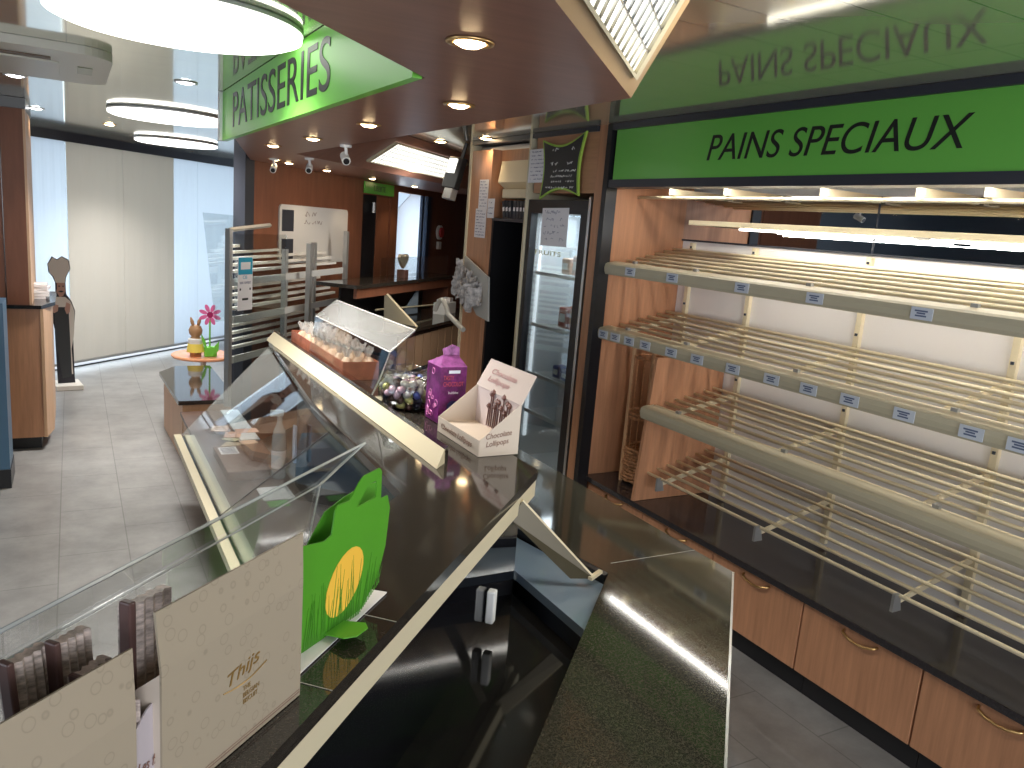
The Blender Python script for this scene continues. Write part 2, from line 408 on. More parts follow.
# green PATISSERIES sign on the left face of the soffit
t = thing('hanging_sign', 'green sign reading PATISSERIES on the wooden soffit', 'sign', (.72, 4.4, SOF))
part('panel', box(B(), .715, .74, 1.86, 4.60, SOF-.001, CEIL-.003), green_lt, t)
text('lettering', 'PATISSERIES', MX(.7145, 4.28, 2.225), 1.72, .165, letter, t)
part('end_cap', box(B(), .70, .745, 4.60, 4.66, SOF, CEIL-.003), white, t)

# ceiling lamps
for i, (x, y) in enumerate(LAMPS):
    t = thing('ceiling_lamp', ['big round ceiling lamp nearest the viewer beside the green sign', 'round ceiling lamp in the middle, with another one close behind it', 'round ceiling lamp farthest away, nearest the blinds'][i], 'lamp', (x, y, CEIL), group='round white ceiling lamps')
    R = .385
    bm = B(); lathe(bm, [(0, 0), (R, 0), (R+.004, -.004), (R+.004, -.014), (R-.02, -.016), (0, -.016)], (x, y, CEIL-.001), 64); part('rim', bm, white, t, smooth=False)
    bm = B(); lathe(bm, [(0, -.016), (R-.01, -.016), (R, -.020), (R, -.030), (R-.025, -.040), (R*.6, -.044), (0, -.046)], (x, y, CEIL-.001), 64); part('diffuser', bm, lampm, t, smooth=True)
# downlights
spots = [(.652, 1.411), (.97, 2.147), (.967, 2.93), (.985, 3.783), (.957, 4.495), (1.236, 5.737), (1.388, 5.98), (1.796, 6.441), (2.368, 7.0), (3.055, 7.72)]
slab_labels = ['nearest ceiling spotlight with a brass ring in the wooden soffit', 'spotlight in the soffit above the lollipop box', 'spotlight in the soffit right of the sign corner',
 'spotlight in the soffit halfway along the sign', 'spotlight under the far end of the green sign', 'spotlight in the soffit above the white camera', 'spotlight in the soffit close to the whiteboard wall',
 'spotlight in the soffit above the whiteboard', 'spotlight in the soffit before the small green sign', 'farthest spotlight in the soffit before the back window']
def spot(x, y, z, lab, m=spotm, r=.035, grp='recessed spotlights in the soffit', ring=None, power=3):
    t = thing('spotlight', lab, 'spotlight', (x, y, z), group=grp)
    bm = B(); lathe(bm, [(r, -.001), (r+.011, -.001), (r+.010, -.005), (r, -.006), (r-.003, -.004), (r-.003, 0), (r, -.001)], (x, y, z), 24); part('ring', bm, ring or brass, t, smooth=True)
    bm = B(); lathe(bm, [(0, -.013), (r*.5, -.011), (r-.006, -.005), (r-.006, -.0005), (0, -.0005)], (x, y, z), 20); part('bulb', bm, m, t)
    if power:
        l = bpy.data.lights.new('spotlight_light', 'SPOT'); l.energy = power; l.color = (1, .78, .5); l.spot_size = 1.9; l.spot_blend = .6; l.shadow_soft_size = .03
        o = bpy.data.objects.new('spotlight_light', l); COL.objects.link(o); o.location = (x, y, z-.02)
for (x, y), lab in zip(spots, slab_labels): spot(x, y, SOF, lab, power=5)
coolm = mat('cool_spot', (1, 1, 1), .4, emit=(.95, .97, 1), es=10)
for (x, y), lab, m, rg in [((2.483, 5.015), 'ceiling spotlight above the beige air box', spotm, brass), ((2.40, 5.60), 'ceiling spotlight left of the beige air box', spotm, brass),
                    ((.517, 4.453), 'white spotlight in the slatted ceiling left of the green sign', coolm, white), ((-.243, 5.167), 'white spotlight in the ceiling above the tall cabinet', coolm, white),
                    ((-.208, 7.048), 'ceiling spotlight above the pale blue blind strip', coolm, white), ((.30, 7.75), 'ceiling spotlight left of the farthest round lamp', spotm, brass)]:
    spot(x, y, CEIL, lab, m, .045, 'spotlights in the slatted ceiling', rg, power=4)

# ceiling air conditioner cassette, upper left
t = thing('ceiling_air_conditioner', 'beige ceiling air conditioner cassette, upper left', 'air conditioner', (-.35, 4.35, CEIL))
pts = []
for i in range(9):
    a = -PI/2+PI/2*i/8; pts.append((.04+.13*math.cos(a), 3.98+.16*math.sin(a)))
for i in range(9):
    a = PI/2*i/8; pts.append((.04+.13*math.cos(a), 4.70+.13*math.sin(a)))
pts += [(-1.1, 4.83), (-1.1, 3.82)]
acm = mat('ac_plastic', (.55, .52, .45), .4)
part('casing', prism(B(), pts, CEIL-.035, CEIL-.001), acm, t)
part('air_slot', box(B(), -1.0, -.06, 4.02, 4.09, CEIL-.04, CEIL-.034), mat('slot_brown', (.12, .08, .05), .5), t)
part('flap', box(B(), -1.0, -.03, 4.14, 4.62, CEIL-.042, CEIL-.034, bev=.003), acm, t)
part('control_panel', box(B(), .04, .10, 4.2, 4.42, CEIL-.039, CEIL-.034), mat('control_green', (.16, .17, .10), .3), t)

# ---------------------------------------------------------------- bread wall on the right
RX = 2.6
YE = 3.6; YN = -.9
t = thing('bread_cabinet', 'wooden bread rack housing with white back panel along the right wall', 'cabinet', (2.85, 1.4, .48))
part('side_panel', box(B(), 2.585, 3.14, YE, YE+.025, .48, 2.14), beech, t)
part('side_panel', box(B(), 2.585, 3.14, YN-.025, YN, .48, 2.14), beech, t)
bm = B(); slab(bm, [(2.565, 3.15, .482), (3.11, 3.15, .482), (3.09, 3.15, 1.25), (2.62, 3.15, 1.25)], -.02); part('divider_panel', bm, beech, t)
part('back_panel', box(B(), 3.10, 3.14, YN, YE, .48, 1.86), backw, t)
part('mirror_strip', box(B(), 3.095, 3.11, YN, YE, 1.862, 2.11), mirror, t, 'long mirror strip at the top of the back')
bm = B(); box(bm, 3.088, 3.0945, YN, YE, 1.852, 1.862); box(bm, 3.09, 3.0945, 2.335, 2.339, 1.862, 2.11); part('mirror_edge', bm, darktrim, t)
for y in (3.5, 3.02, 2.335, 1.645, .95, .25, -.45):
    bm = B(); box(bm, 3.078, 3.10, y-.014, y+.014, .50, 1.845)
    part('upright', bm, rodm, t)
    for z in (.80, 1.15, 1.50, 1.82): part('bolt', lathe(B(), [(0, -.006), (.007, -.006), (.007, .006), (0, .006)], (3.076, y, z), 6), darktrim, t)
part('top_board', box(B(), 2.63, 3.14, YN, YE, 2.15, 2.17), beech, t)

def shelf(zf, zb, y1, lip, label, arms, x0=2.645):
    t = thing('bread_shelf', label, 'shelf', (2.8, 1.2, zf), group='slatted bread shelves')
    n = 7 if lip else 7
    for i in range(n):
        f = i/(n-1); x = x0+(3.03-x0)*f; z = zf+.012+(zb-zf-.012)*f
        bm = B(); tube(bm, [(x, y1, z), (x, YN, z)], .0085, 8); part('rod', bm, rodm, t, smooth=True)
    for y in arms:
        bm = B(); slab(bm, [(x0-.02, y-.004, zf-.008), (3.08, y-.004, zb-.005), (3.08, y-.004, zb-.035), (x0-.02, y-.004, zf-.028)], -.008); part('arm', bm, rodm, t)
    if lip:
        prof = [(2.562, -.05), (2.555, -.035), (2.552, -.015), (2.556, .004), (2.566, .012), (2.625, .022), (2.628, .016), (2.575, .002), (2.57, -.015), (2.574, -.048)]
        bm = B(); a = [bm.verts.new((x, y1, zf+z)) for x, z in prof]; b = [bm.verts.new((x, YN, zf+z)) for x, z in prof]
        for i in range(len(a)): j = (i+1) % len(a); bm.faces.new([a[i], a[j], b[j], b[i]])
        bm.faces.new(a); bm.faces.new(b[::-1]); part('front_rail', bm, lipm, t)
        for y in arms: part('stop_peg', box(B(), 2.618, 2.635, y-.1, y-.075, zf+.012, zf+.034), alum, t)
    else:
        for y in arms:
            bm = B(); slab(bm, [(x0-.03, y-.006, zf+.02), (x0+.0, y-.006, zf+.02), (x0+.02, y-.006, zf-.05), (x0-.03, y-.006, zf-.05)], -.012); part('end_hook', bm, alum, t)
ar = (3.02, 2.335, 1.645, .95, .25)
shelf(1.690, 1.800, YE-.01, True, 'topmost slatted bread shelf with few price tags', (3.5,)+ar)
shelf(1.333, 1.440, YE-.01, True, 'slatted bread shelf with a long row of price tags', (3.5,)+ar)
shelf(.985, 1.082, 3.14, True, 'slatted bread shelf without tags below the tagged ones', ar)
shelf(.620, .732, 3.14, False, 'lowest slatted bread shelf just above the black worktop', ar)
# upper tray of rods behind the sign
t = thing('bread_shelf', 'narrow rod shelf just under the green bread sign', 'shelf', (2.9, 1.2, 2.08), group='slatted bread shelves')
for i in range(5):
    x = 2.74+.075*i; bm = B(); tube(bm, [(x, YE-.01, 2.066+.006*i), (x, YN, 2.066+.006*i)], .0085); part('rod', bm, rodm, t, smooth=True)
for y in (3.3, 2.9, 2.335, 1.9, 1.645, 1.3, .95, .25): part('arm', box(B(), 2.72, 3.08, y-.012, y+.012, 2.078, 2.11), rodm, t)

# light tube inside the bread rack
t = thing('light_tube', 'fluorescent light tube inside the top of the bread rack', 'lamp', (2.64, 1.5, 2.1))
for a, b in ((3.02, 2.06), (1.98, .9), (.8, -.4)):
    bm = B(); tube(bm, [(2.96, a, 1.930), (2.96, b, 1.930)], .006, 10); part('tube', bm, tubem, t, smooth=True)
part('batten', box(B(), 2.95, 3.05, -.6, 3.40, 1.94, 1.965), rodm, t)
area('rack_tube_light', (2.94, 1.2, 1.918), .012, 5.5, (1, .96, .88), (0, math.radians(-14), 0), sy=3.6)
bm = B(); tube(bm, [(2.70, 3.45, 2.128), (2.70, -.7, 2.128)], .008, 10); part('tube', bm, tubem, t, smooth=True)  # hidden extra tube, added for the bright streak mirrored in the work top
part('batten', box(B(), 2.67, 2.73, -.75, 3.48, 2.137, 2.149), white, t)
area('rack_tube_light', (2.70, 1.4, 2.118), .02, 7, (1, .96, .88), (0, 0, 0), sy=4.0)  # light of the added hidden tube

# green bread sign
t = thing('wall_sign', 'long green sign reading PAINS SPECIAUX above the bread rack', 'sign', (2.54, 1.3, 2.1))
part('panel', box(B(), 2.53, 2.56, YN, 3.56, 2.14, 2.395), green, t)
text('lettering', 'PAINS SPECIAUX', MX(2.5295, 2.845, 2.215), 1.225, .112, letter, t, shear=.22)
part('top_trim', box(B(), 2.515, 2.565, YN, 3.60, 2.395, CEIL-.002), darktrim, t)
part('bottom_trim', box(B(), 2.52, 2.625, YN, 3.58, 2.10, 2.14), darktrim, t)

# price tags
tagm = mat('tag_paper', (.56, .60, .66), .4); ink = mat('tag_ink', (.10, .13, .22), .5)
def price_tag(y, z, lab, grp, w=.082, proto=[None]):
    if proto[0] is None:
        t = thing('price_tag', lab, 'price tag', (2.549, y, z), group=grp)
        part('card', box(B(), -.0015, .0015, -w/2, w/2, -.021, .021), tagm, t, world=False)
        bm = B()
        for i, (zz, l) in enumerate(((.009, .8), (.001, .55), (-.008, .7))): box(bm, -.0022, -.0016, -w*.4*l+.004, w*.4*l, zz-.0028, zz+.0028)
        part('print', bm, ink, t, world=False); proto[0] = t
    else: dup(proto[0], (2.549, y, z), label=lab, group=grp)
l1 = ['price tag at the left end of the topmost shelf', 'second price tag from the left on the topmost shelf', 'third price tag from the left on the topmost shelf', 'fourth price tag from the left on the topmost shelf', 'fifth price tag from the left on the topmost shelf']
for y, lab in zip((3.347, 3.01, 2.543, 2.148, 1.691), l1): price_tag(y, 1.671, lab, 'price tags on the topmost rail')
ordn = ['leftmost', 'second', 'third', 'fourth', 'fifth', 'sixth', 'seventh', 'eighth', 'ninth', 'tenth', 'eleventh', 'twelfth', 'thirteenth']
for i, y in enumerate((3.529, 3.417, 3.293, 3.157, 2.953, 2.766, 2.532, 2.305, 2.111, 1.917, 1.689, 1.446, 1.29)):
    price_tag(y, 1.313, '%s price tag%s in the long row on the second shelf' % (ordn[i], '' if i == 0 else ' from the left'), 'price tags on the second rail')

# base cabinets, worktop
top = B(); box(top, 2.565, 3.14, YN-.1, 3.60, .45, .48, bev=.004)
o = tag(part('worktop', top, gran_p), 'long black stone worktop under the lowest bread shelf', 'worktop')
edges = [3.60, 3.085, 2.549, 2.012, 1.478, .94, .40, -.14, -.68]
for i in range(8):
    a, b = edges[i], edges[i+1]; c = (a+b)/2
    lab = ['wooden drawer unit farthest left, beside the fridge pillar', 'wooden drawer unit second from the fridge pillar', 'wooden drawer unit third from the fridge pillar', 'wooden drawer unit fourth from the fridge pillar',
           'wooden drawer unit fifth from the fridge pillar', 'wooden drawer unit just outside the right frame edge', 'seventh wooden drawer unit from the fridge pillar', 'last wooden drawer unit of the bread wall'][i]
    t = thing('drawer_unit', lab, 'drawer unit', (2.86, c, 0), group='wooden drawer units under the bread worktop')
    part('body', box(B(), 2.625, 3.14, b+.001, a-.001, .12, .4495), beech, t)
    part('plinth', box(B(), 2.68, 3.14, b+.001, a-.001, 0, .12), black, t)
    dr = part('drawer', box(B(), 2.602, 2.624, b+.004, a-.004, .13, .443, bev=.002), beech, t)
    bm = B(); yc = c-.01
    tube(bm, [(2.602, yc+.075, .417), (2.585, yc+.068, .412), (2.578, yc+.035, .402), (2.577, yc, .399), (2.578, yc-.035, .402), (2.585, yc-.068, .412), (2.602, yc-.075, .417)], .0055, 8)
    h = part('handle', bm, brass, dr, 'slim brass bow handle', smooth=True)

# wicker baguette basket in the corner of the rack
t = thing('wicker_basket', 'tall wicker baguette basket behind the wooden divider', 'basket', (2.84, 3.38, .48))
wick = mat('wicker', (.50, .25, .12), .6, noise=(.4, 60))
cx, cy = 2.82, 3.40
bm = B()
for k in range(11): 
    z = .50+.018*k; tube(bm, [(cx+(.105+.006*math.sin(k*1.5))*math.cos(a*PI/12), cy+(.105)*math.sin(a*PI/12), z+.003*math.sin(a*3+k*PI)) for a in range(25)], .0095, 5)
lathe(bm, [(0, .49), (.1, .49), (.1, .5), (0, .5)], (cx, cy, 0), 20)
part('woven_tub', bm, wick, t)
for zz in (.86, .885, 1.2):
    bm = B(); tube(bm, [(cx+.105*math.cos(a*PI/10), cy+.105*math.sin(a*PI/10), zz) for a in range(21)], .008, 6); part('hoop', bm, wick, t)
bm = B()
for k in range(14):
    a = 2*PI*k/14; tube(bm, [(cx+.105*math.cos(a), cy+.105*math.sin(a), .49), (cx+.108*math.cos(a), cy+.108*math.sin(a), 1.21)], .0035, 5)
part('stakes', bm, wick, t)
for a in (2.6, 4.0, 5.4, .6):
    bm = B(); tube(bm, [(cx+.112*math.cos(a), cy+.112*math.sin(a), .48), (cx+.112*math.cos(a), cy+.112*math.sin(a), 1.27)], .012, 8); part('cane_post', bm, mat('pale_cane', (.66, .40, .22), .5), t)

# ---------------------------------------------------------------- fridge bay
bm = B(); box(bm, 2.53, 3.16, 3.627, 3.72, 0, CEIL); struct('wall_pillar', bm, beech)
bm = B(); box(bm, 2.515, 2.585, 3.585, 3.6265, 0, CEIL-.002); struct('trim_6', bm, black)
bm = B(); box(bm, 2.535, 3.16, 3.72, 4.40, 2.07, CEIL); struct('wall_upper', bm, beech_h)
struct('trim_7', box(B(), 2.515, 3.1, 4.44, 4.462, 0, 2.43), cream)
t = thing('display_fridge', 'tall black framed glass door drinks fridge beside the wooden pillar', 'fridge', (2.85, 4.07, 0))
fy0, fy1 = 3.765, 4.435
ins = mat('fridge_inner', (.62, .65, .66), .4)
bm = B(); box(bm, 2.58, 3.1, fy0, fy0+.04, .08, 2.03); box(bm, 2.58, 3.1, fy1-.04, fy1, .08, 2.03); box(bm, 3.04, 3.1, fy0+.04, fy1-.04, .08, 2.03); box(bm, 2.58, 3.04, fy0+.04, fy1-.04, .30, .36); box(bm, 2.58, 3.04, fy0+.04, fy1-.04, 1.96, 2.03)
part('body', bm, ins, t)
part('kick_plate', box(B(), 2.575, 2.62, fy0, fy1, .02, .30), black, t)
bm = B(); box(bm, 2.528, 2.575, fy0-.005, fy0+.065, .30, 2.03); box(bm, 2.528, 2.575, fy1-.045, fy1, .30, 2.03); box(bm, 2.528, 2.575, fy0+.065, fy1-.045, .30, .40); box(bm, 2.528, 2.575, fy0+.065, fy1-.045, 1.95, 2.03)
dr = part('door', bm, black, t)
part('door_glass', box(B(), 2.55, 2.556, fy0+.065, fy1-.045, .40, 1.95), fr_glass, dr)
part('steel_strip', box(B(), 2.526, 2.60, fy0-.03, fy0-.006, .05, 2.05), steel, t)
part('back_ribs', (lambda bm: [box(bm, 3.03, 3.04, fy0+.05, fy1-.05, .42+.045*i, .425+.045*i) for i in range(32)] and bm)(B()), alum, t)
part('inner_light', box(B(), 2.60, 2.62, fy1-.056, fy1-.042, .5, 1.9), mat('fridge_light', (1, 1, 1), .4, emit=(.9, .95, 1), es=.7), t)
for z, lab in ((.68, 0), (.93, 0), (1.25, 0), (1.58, 0)):
    bm = B()
    for i in range(16): tube(bm, [(2.60+i*.028, fy0+.045, z), (2.60+i*.028, fy1-.045, z)], .003, 5)
    box(bm, 2.59, 2.60, fy0+.045, fy1-.045, z-.012, z+.01)
    part('wire_shelf', bm, white, t)
area('fridge_light_lamp', (2.72, 4.05, 1.94), .35, 4.5, (.9, .95, 1))
def pack(x, y, z, w, d, h, col, lab, name='snack_pack', cat='package', band=None):
    t = thing(name, lab, cat, (x, y, z), group='packs in the drinks fridge')
    part('wrapper', box(B(), -d/2, d/2, -w/2, w/2, 0.0, h, bev=min(w, h)*.12), mat(name+'_wrap', col, .35), t, world=False)
    part('label', box(B(), -d/2-.002, -d/2, -w*.3, w*.3, h*.3, h*.7), mat(name+'_label', band or (.8, .8, .75), .4), t, world=False)
pack(2.68, 4.10, 1.262, .1, .08, .13, (.55, .13, .08), 'red pack on the upper middle fridge shelf, left one')
pack(2.68, 3.98, 1.262, .1, .08, .15, (.60, .16, .08), 'red and orange pack in the middle of the upper fridge shelf', band=(.7, .35, .1))
pack(2.66, 3.86, 1.262, .07, .06, .06, (.75, .62, .05), 'small yellow pack on the upper middle fridge shelf')
pack(2.68, 4.12, 1.592, .09, .08, .10, (.62, .42, .30), 'beige pack on the top fridge shelf, left one')
pack(2.68, 4.0, 1.592, .09, .08, .12, (.60, .40, .30), 'beige pack on the top fridge shelf, right one')
pack(2.68, 4.12, .942, .08, .08, .08, (.05, .07, .25), 'dark blue cup pack on the lower middle fridge shelf, left one')
pack(2.68, 4.02, .942, .08, .08, .07, (.08, .10, .30), 'dark blue cup pack on the lower middle fridge shelf, right one')
pack(2.68, 3.88, .942, .09, .08, .13, (.65, .50, .12), 'yellow pack on the lower middle fridge shelf')
pack(2.68, 3.88, .692, .12, .1, .10, (.55, .04, .05), 'red bag on the lowest fridge shelf', band=(.7, .1, .1))
pack(2.72, 3.95, .692, .09, .08, .17, (.06, .20, .08), 'dark green pack behind the red bag in the fridge')
# notes and blackboard
scr = mat('handwriting', (.15, .15, .25), .6); chalk = mat('chalk', (.75, .75, .72), .7)
def scribble(bm, M, x0, x1, y, h, seed, th=.0012, r=.0009):
    rn = random.Random(seed); x = x0; pts = []
    while x < x1:
        pts.append(M @ Vector((x, y+h*(rn.random()-.2), th))); x += h*.28
        if rn.random() < .13:
            if len(pts) > 2: tube(bm, pts, r, 4)
            pts = []; x += h*.6
    if len(pts) > 2: tube(bm, pts, r, 4)
def note(y0, z0, w, h, x, lab, rows, m=paper, ry=0, ink_=scr, cat='note', name='paper_note', big=.016, grp=None):
    M = MX(x, y0, z0) @ Matrix.Rotation(ry, 4, 'Z')
    t = thing(name, lab, cat, (x, y0, z0), group=grp)
    bm = B(); box(bm, 0, w, 0, h, -.0008, 0, M); part('sheet', bm, m, t)
    bm = B()
    for i in range(rows): scribble(bm, M, w*.1, w*(.9 if i % 3 else .7), h*(1-(i+.8)/(rows+.6)), big, hash(lab) % 97+i if False else len(lab)+i*7, .001, .0011)
    part('handwriting', bm, ink_, t)
note(4.245, 1.755, .30, .225, 2.523, 'white note with large handwriting taped inside the fridge door', 5, big=.024, ry=.02)
text('printed_line', 'FRUITS', MX(2.526, 4.30, 1.70), .30, .028, mat('yellowish_print', (.55, .5, .3), .5), bpy.data.objects['display_fridge'])
note(4.43, 2.13, .27, .20, 2.505, 'printed notice taped over the corner of the blackboard', 8, big=.008)
bm = B(); P = []
def conc(a, b, s, n=10):
    a = Vector(a); b = Vector(b); m_ = (a+b)/2; nn = Vector((-(b-a).y, (b-a).x)).normalized()
    return [a.lerp(b, i/n)+nn*s*math.sin(PI*i/n) for i in range(n)]
c4 = [(0, 0), (.41, .02), (.435, .355), (-.01, .33)]
def outline(g): 
    q = [Vector(c) for c in c4]; cc = sum(q, Vector((0, 0)))/4; q = [cc+(p-cc)*g for p in q]; r = []
    for i, s in ((0, .045), (1, .03), (2, .05), (3, .03)): r += conc(q[i], q[(i+1) % 4], s)
    return r
MB_ = MX(2.50, 4.255, 2.04)
t = thing('blackboard', 'green edged blackboard with chalk writing above the fridge', 'blackboard', (2.51, 4.05, 2.04))
part('frame', prism(B(), outline(1.05), -.012, 0, MB_), mat('lime_frame', (.35, .55, .08), .4), t)
part('slate', prism(B(), outline(.97), 0, .003, MB_), mat('slate', (.02, .022, .025), .5), t)
bm = B()
for i, (a, b, y) in enumerate(((.11, .22, .27), (.3, .37, .27), (.10, .2, .19), (.28, .34, .19), (.12, .38, .15), (.11, .36, .12), (.12, .38, .09), (.06, .37, .055))): scribble(bm, MB_, a, b, y, .02 if i < 4 else .013, i+3, .004, .0016)
part('chalk_writing', bm, chalk, t)
# beige air box and binder shelf over the black niche
t = thing('air_box', 'beige wall box above the black doorway left of the fridge', 'wall unit', (2.7, 4.69, 2.03))
bm = B(); slab(bm, [(2.60, 4.90, 2.10), (2.54, 4.90, 2.14), (2.56, 4.90, 2.28), (2.9, 4.90, 2.28), (2.9, 4.90, 2.10)], .43); part('cover', bm, mat('beige_plastic', (.85, .70, .45), .45), t)
part('lower_tray', box(B(), 2.57, 2.9, 4.475, 4.885, 2.04, 2.10, bev=.006), mat('beige_plastic_lower', (.80, .67, .45), .45), t)
struct('trim_8', box(B(), 2.55, 3.1, 4.465, 4.97, 1.885, 1.905), darktrim)
for i in range(9):
    y = 4.49+.045*i; lean = .0 if i < 6 else .25
    M = Matrix.Translation((2.58, y, 1.906)) @ Matrix.Rotation(-lean, 4, 'X')
    t = thing('file_binder', '%s black file binder from the fridge on the shelf under the beige box' % ordn[i] if i else 'black file binder nearest the fridge under the beige box', 'binder', (2.58, y, 1.906), group='black binders on the shelf left of the fridge')
    bm = B(); box(bm, 0, .22, -.018, .018, 0, .118, M); part('cover', bm, mat('binder_cover', (.03, .035, .045), .35), t)
    bm = B(); box(bm, -.002, 0, -.012, .012, .05, .075, M); part('spine_label', bm, paper, t)
# dark niche
bm = B(); box(bm, 3.0, 3.1, 4.462, 4.97, 0, 1.885); box(bm, 2.56, 3.0, 4.462, 4.475, 0, 1.885); box(bm, 2.56, 3.0, 4.96, 4.985, 0, 1.885)
struct('wall_niche', bm, black)
bm = B(); box(bm, 2.53, 3.16, 4.985, 5.30, 0, 2.36); box(bm, 2.6, 3.16, 4.462, 4.985, 2.285, 2.36); struct('wall_side', bm, beech)
struct('trim_9', box(B(), 2.52, 2.60, 5.30, 5.33, 0, CEIL-.002), cream)
bm = B(); box(bm, 2.6, 3.16, 4.40, 5.30, 2.36, 2.39); struct('trim_10', bm, steel)
bm = B(); box(bm, 2.52, 3.1, 3.73, 5.3, 2.40, 2.428); struct('trim_11', bm, darktrim)
note(5.15, 1.96, .14, .20, 2.526, 'tall printed list pinned to the wood wall, upper sheet', 9, big=.007)
note(5.18, 1.76, .17, .20, 2.524, 'printed sheet pinned to the wood wall below the tall list', 9, big=.007)
note(4.98, 1.90, .10, .13, 2.515, 'small framed card beside the black binders', 3, big=.012)
# newspaper holder
t = thing('newspaper_holder', 'pale grey wall holder for newspapers beside the black doorway', 'holder', (2.45, 5.1, 1.2))
bm = B(); slab(bm, [(2.51, 5.25, 1.62), (2.51, 4.86, 1.50), (2.51, 4.82, 1.20), (2.51, 5.0, 1.22), (2.51, 5.28, 1.4)], .012); part('back_plate', bm, mat('holder_grey', (.50, .49, .45), .4), t)
bm = B(); tube(bm, [(2.36, 5.42-.03*i, 1.20+.09*math.sin(i*PI/8)) for i in range(9)]+[(2.38, 4.95, 1.12)], .018, 8); part('curved_lip', bm, mat('holder_lip', (.58, .56, .50), .4), t)
newsm = mat('newsprint', (.50, .47, .45), .7, noise=(.7, 22))
for i in range(6):
    y = 5.22-.045*i; z = 1.50-.036*i; lab = ['crumpled newspaper at the top left of the wall holder', 'second crumpled newspaper from the top in the wall holder', 'third crumpled newspaper from the top in the wall holder', 'crumpled newspaper in the middle of the wall holder', 'crumpled newspaper low in the wall holder', 'lowest crumpled newspaper in the wall holder'][i]
    bm = B(); bmesh.ops.create_grid(bm, x_segments=10, y_segments=8, size=.5)
    rn = random.Random(i)
    for v in bm.verts:
        a, b = v.co.x, v.co.y
        v.co = Vector((2.44+.05*math.sin(a*5+i)+.02*rn.random(), y+a*.18+.02*rn.random(), z+b*.13+.03*rn.random()-a*.05))
    bmesh.ops.solidify(bm, geom=bm.faces[:], thickness=.012)
    tag(part('newspaper', bm, newsm), lab, 'newspaper', 'crumpled newspapers in the wall holder')

# ---------------------------------------------------------------- the counter
ZT = 1.20
# raised top with a 45 degree arm
def ln(x, k): return (x, x+k)
rt = [(1.11, 1.775), (1.11, 4.15), (.85, 4.0), (.72, 2.7), (.68, 1.70), (-1.0, .02), (-1.0, -.335)]
bm = B(); prism(bm, rt, ZT-.025, ZT)
t = thing('counter', 'raised black granite counter with cream trim bending toward the viewer', 'counter', (.9, 2.4, 0))
part('granite_top', bm, gran, t)
# cream trim under the edges facing the staff side
k0 = 1.775-1.11
bm = B(); prism(bm, [(-1.0, -1.0+k0), (1.10, 1.10+k0), (1.085, 1.085+k0+.03), (-1.0, -1.0+k0+.045)], ZT-.07, ZT-.0255); part('cream_trim', bm, cream, t)
bm = B(); box(bm, 1.085, 1.103, 1.80, 4.12, ZT-.07, ZT-.0255); part('side_trim', bm, cream, t)
# tile joints of the raised top
bm = B()
for p in (Vector((.30, .965, ZT)), Vector((-.3, .365, ZT))):
    slab(bm, [p+Dn*-.02*0+Vector((0, 0, .0006)), p-Dn*.28+Vector((0, 0, .0006)), p-Dn*.28+Dc*.0016+Vector((0, 0, .0006)), p+Dc*.0016+Vector((0, 0, .0006))], .0004)
p = Vector((.45, 1.115, ZT+.0006)); slab(bm, [p, p-Dn*.2, p-Dn*.2+Dc*.0016, p+Dc*.0016], .0004)
part('tile_joint', bm, mat('joint_grey', (.45, .43, .40), .5), t)
# back panel with sliding glass doors under the raised top
kb = .70
bm = B(); prism(bm, [(-1.0, -1.0+kb), (1.04, 1.04+kb), (1.02, 1.02+kb+.03), (-1.0, -1.0+kb+.04)], 0, ZT-.026)
part('sliding_door', bm, mat('black_glass', (.006, .006, .008), .05, spec=.8), t)
bm = B(); box(bm, 1.03, 1.06, 1.85, 4.12, 0, ZT-.07); part('back_panel', bm, mat('black_glass_side', (.008, .008, .010), .08, spec=.6), t)
bm = B(); M = MC(.862, 1.562, .90); box(bm, -.012, .012, 0, .085, .003, .024, M, bev=.004); part('door_handle', bm, white, t, 'small white handle')
# customer side: wooden plinth, cream ledge strips
bm = B(); box(bm, .66, 1.02, 1.2, 5.85, 0, .36); part('plinth', bm, beech_pale, t)
part('display_deck', box(B(), .64, 1.03, 1.4, 5.85, .36, .385), mat('deck_brown', (.10, .06, .045), .35, noise=(.3, 6)), t)
bm = B(); box(bm, .53, .572, 1.2, 5.20, .36, .402); part('outer_ledge', bm, cream, t)
bm = B(); box(bm, .59, .645, 1.2, 5.16, .36, .405); part('inner_ledge', bm, mat('pale_green_cream', (.60, .58, .46), .35), t)
bm = B(); box(bm, .572, .59, 1.2, 5.2, .36, .385); part('ledge_groove', bm, black, t)
# front glass of the pastry display
g = B()
slab(g, [(.585, 1.75, .40), (.585, 3.72, .40), (.695, 2.36, ZT-.03), (.695, 1.75, ZT-.03)], .006)
part('front_glass', g, glass, t)
g = B(); slab(g, [(.585, 3.73, .40), (.585, 5.2, .40), (.84, 3.95, ZT-.03), (.715, 2.7, ZT-.03), (.695, 2.37, ZT-.03)], .006); part('front_glass', g, glass, t)
bm = B(); tube(bm, [(.583, 3.725, .402), (.693, 2.365, ZT-.028)], .0035, 6); part('glass_joint', bm, black, t)
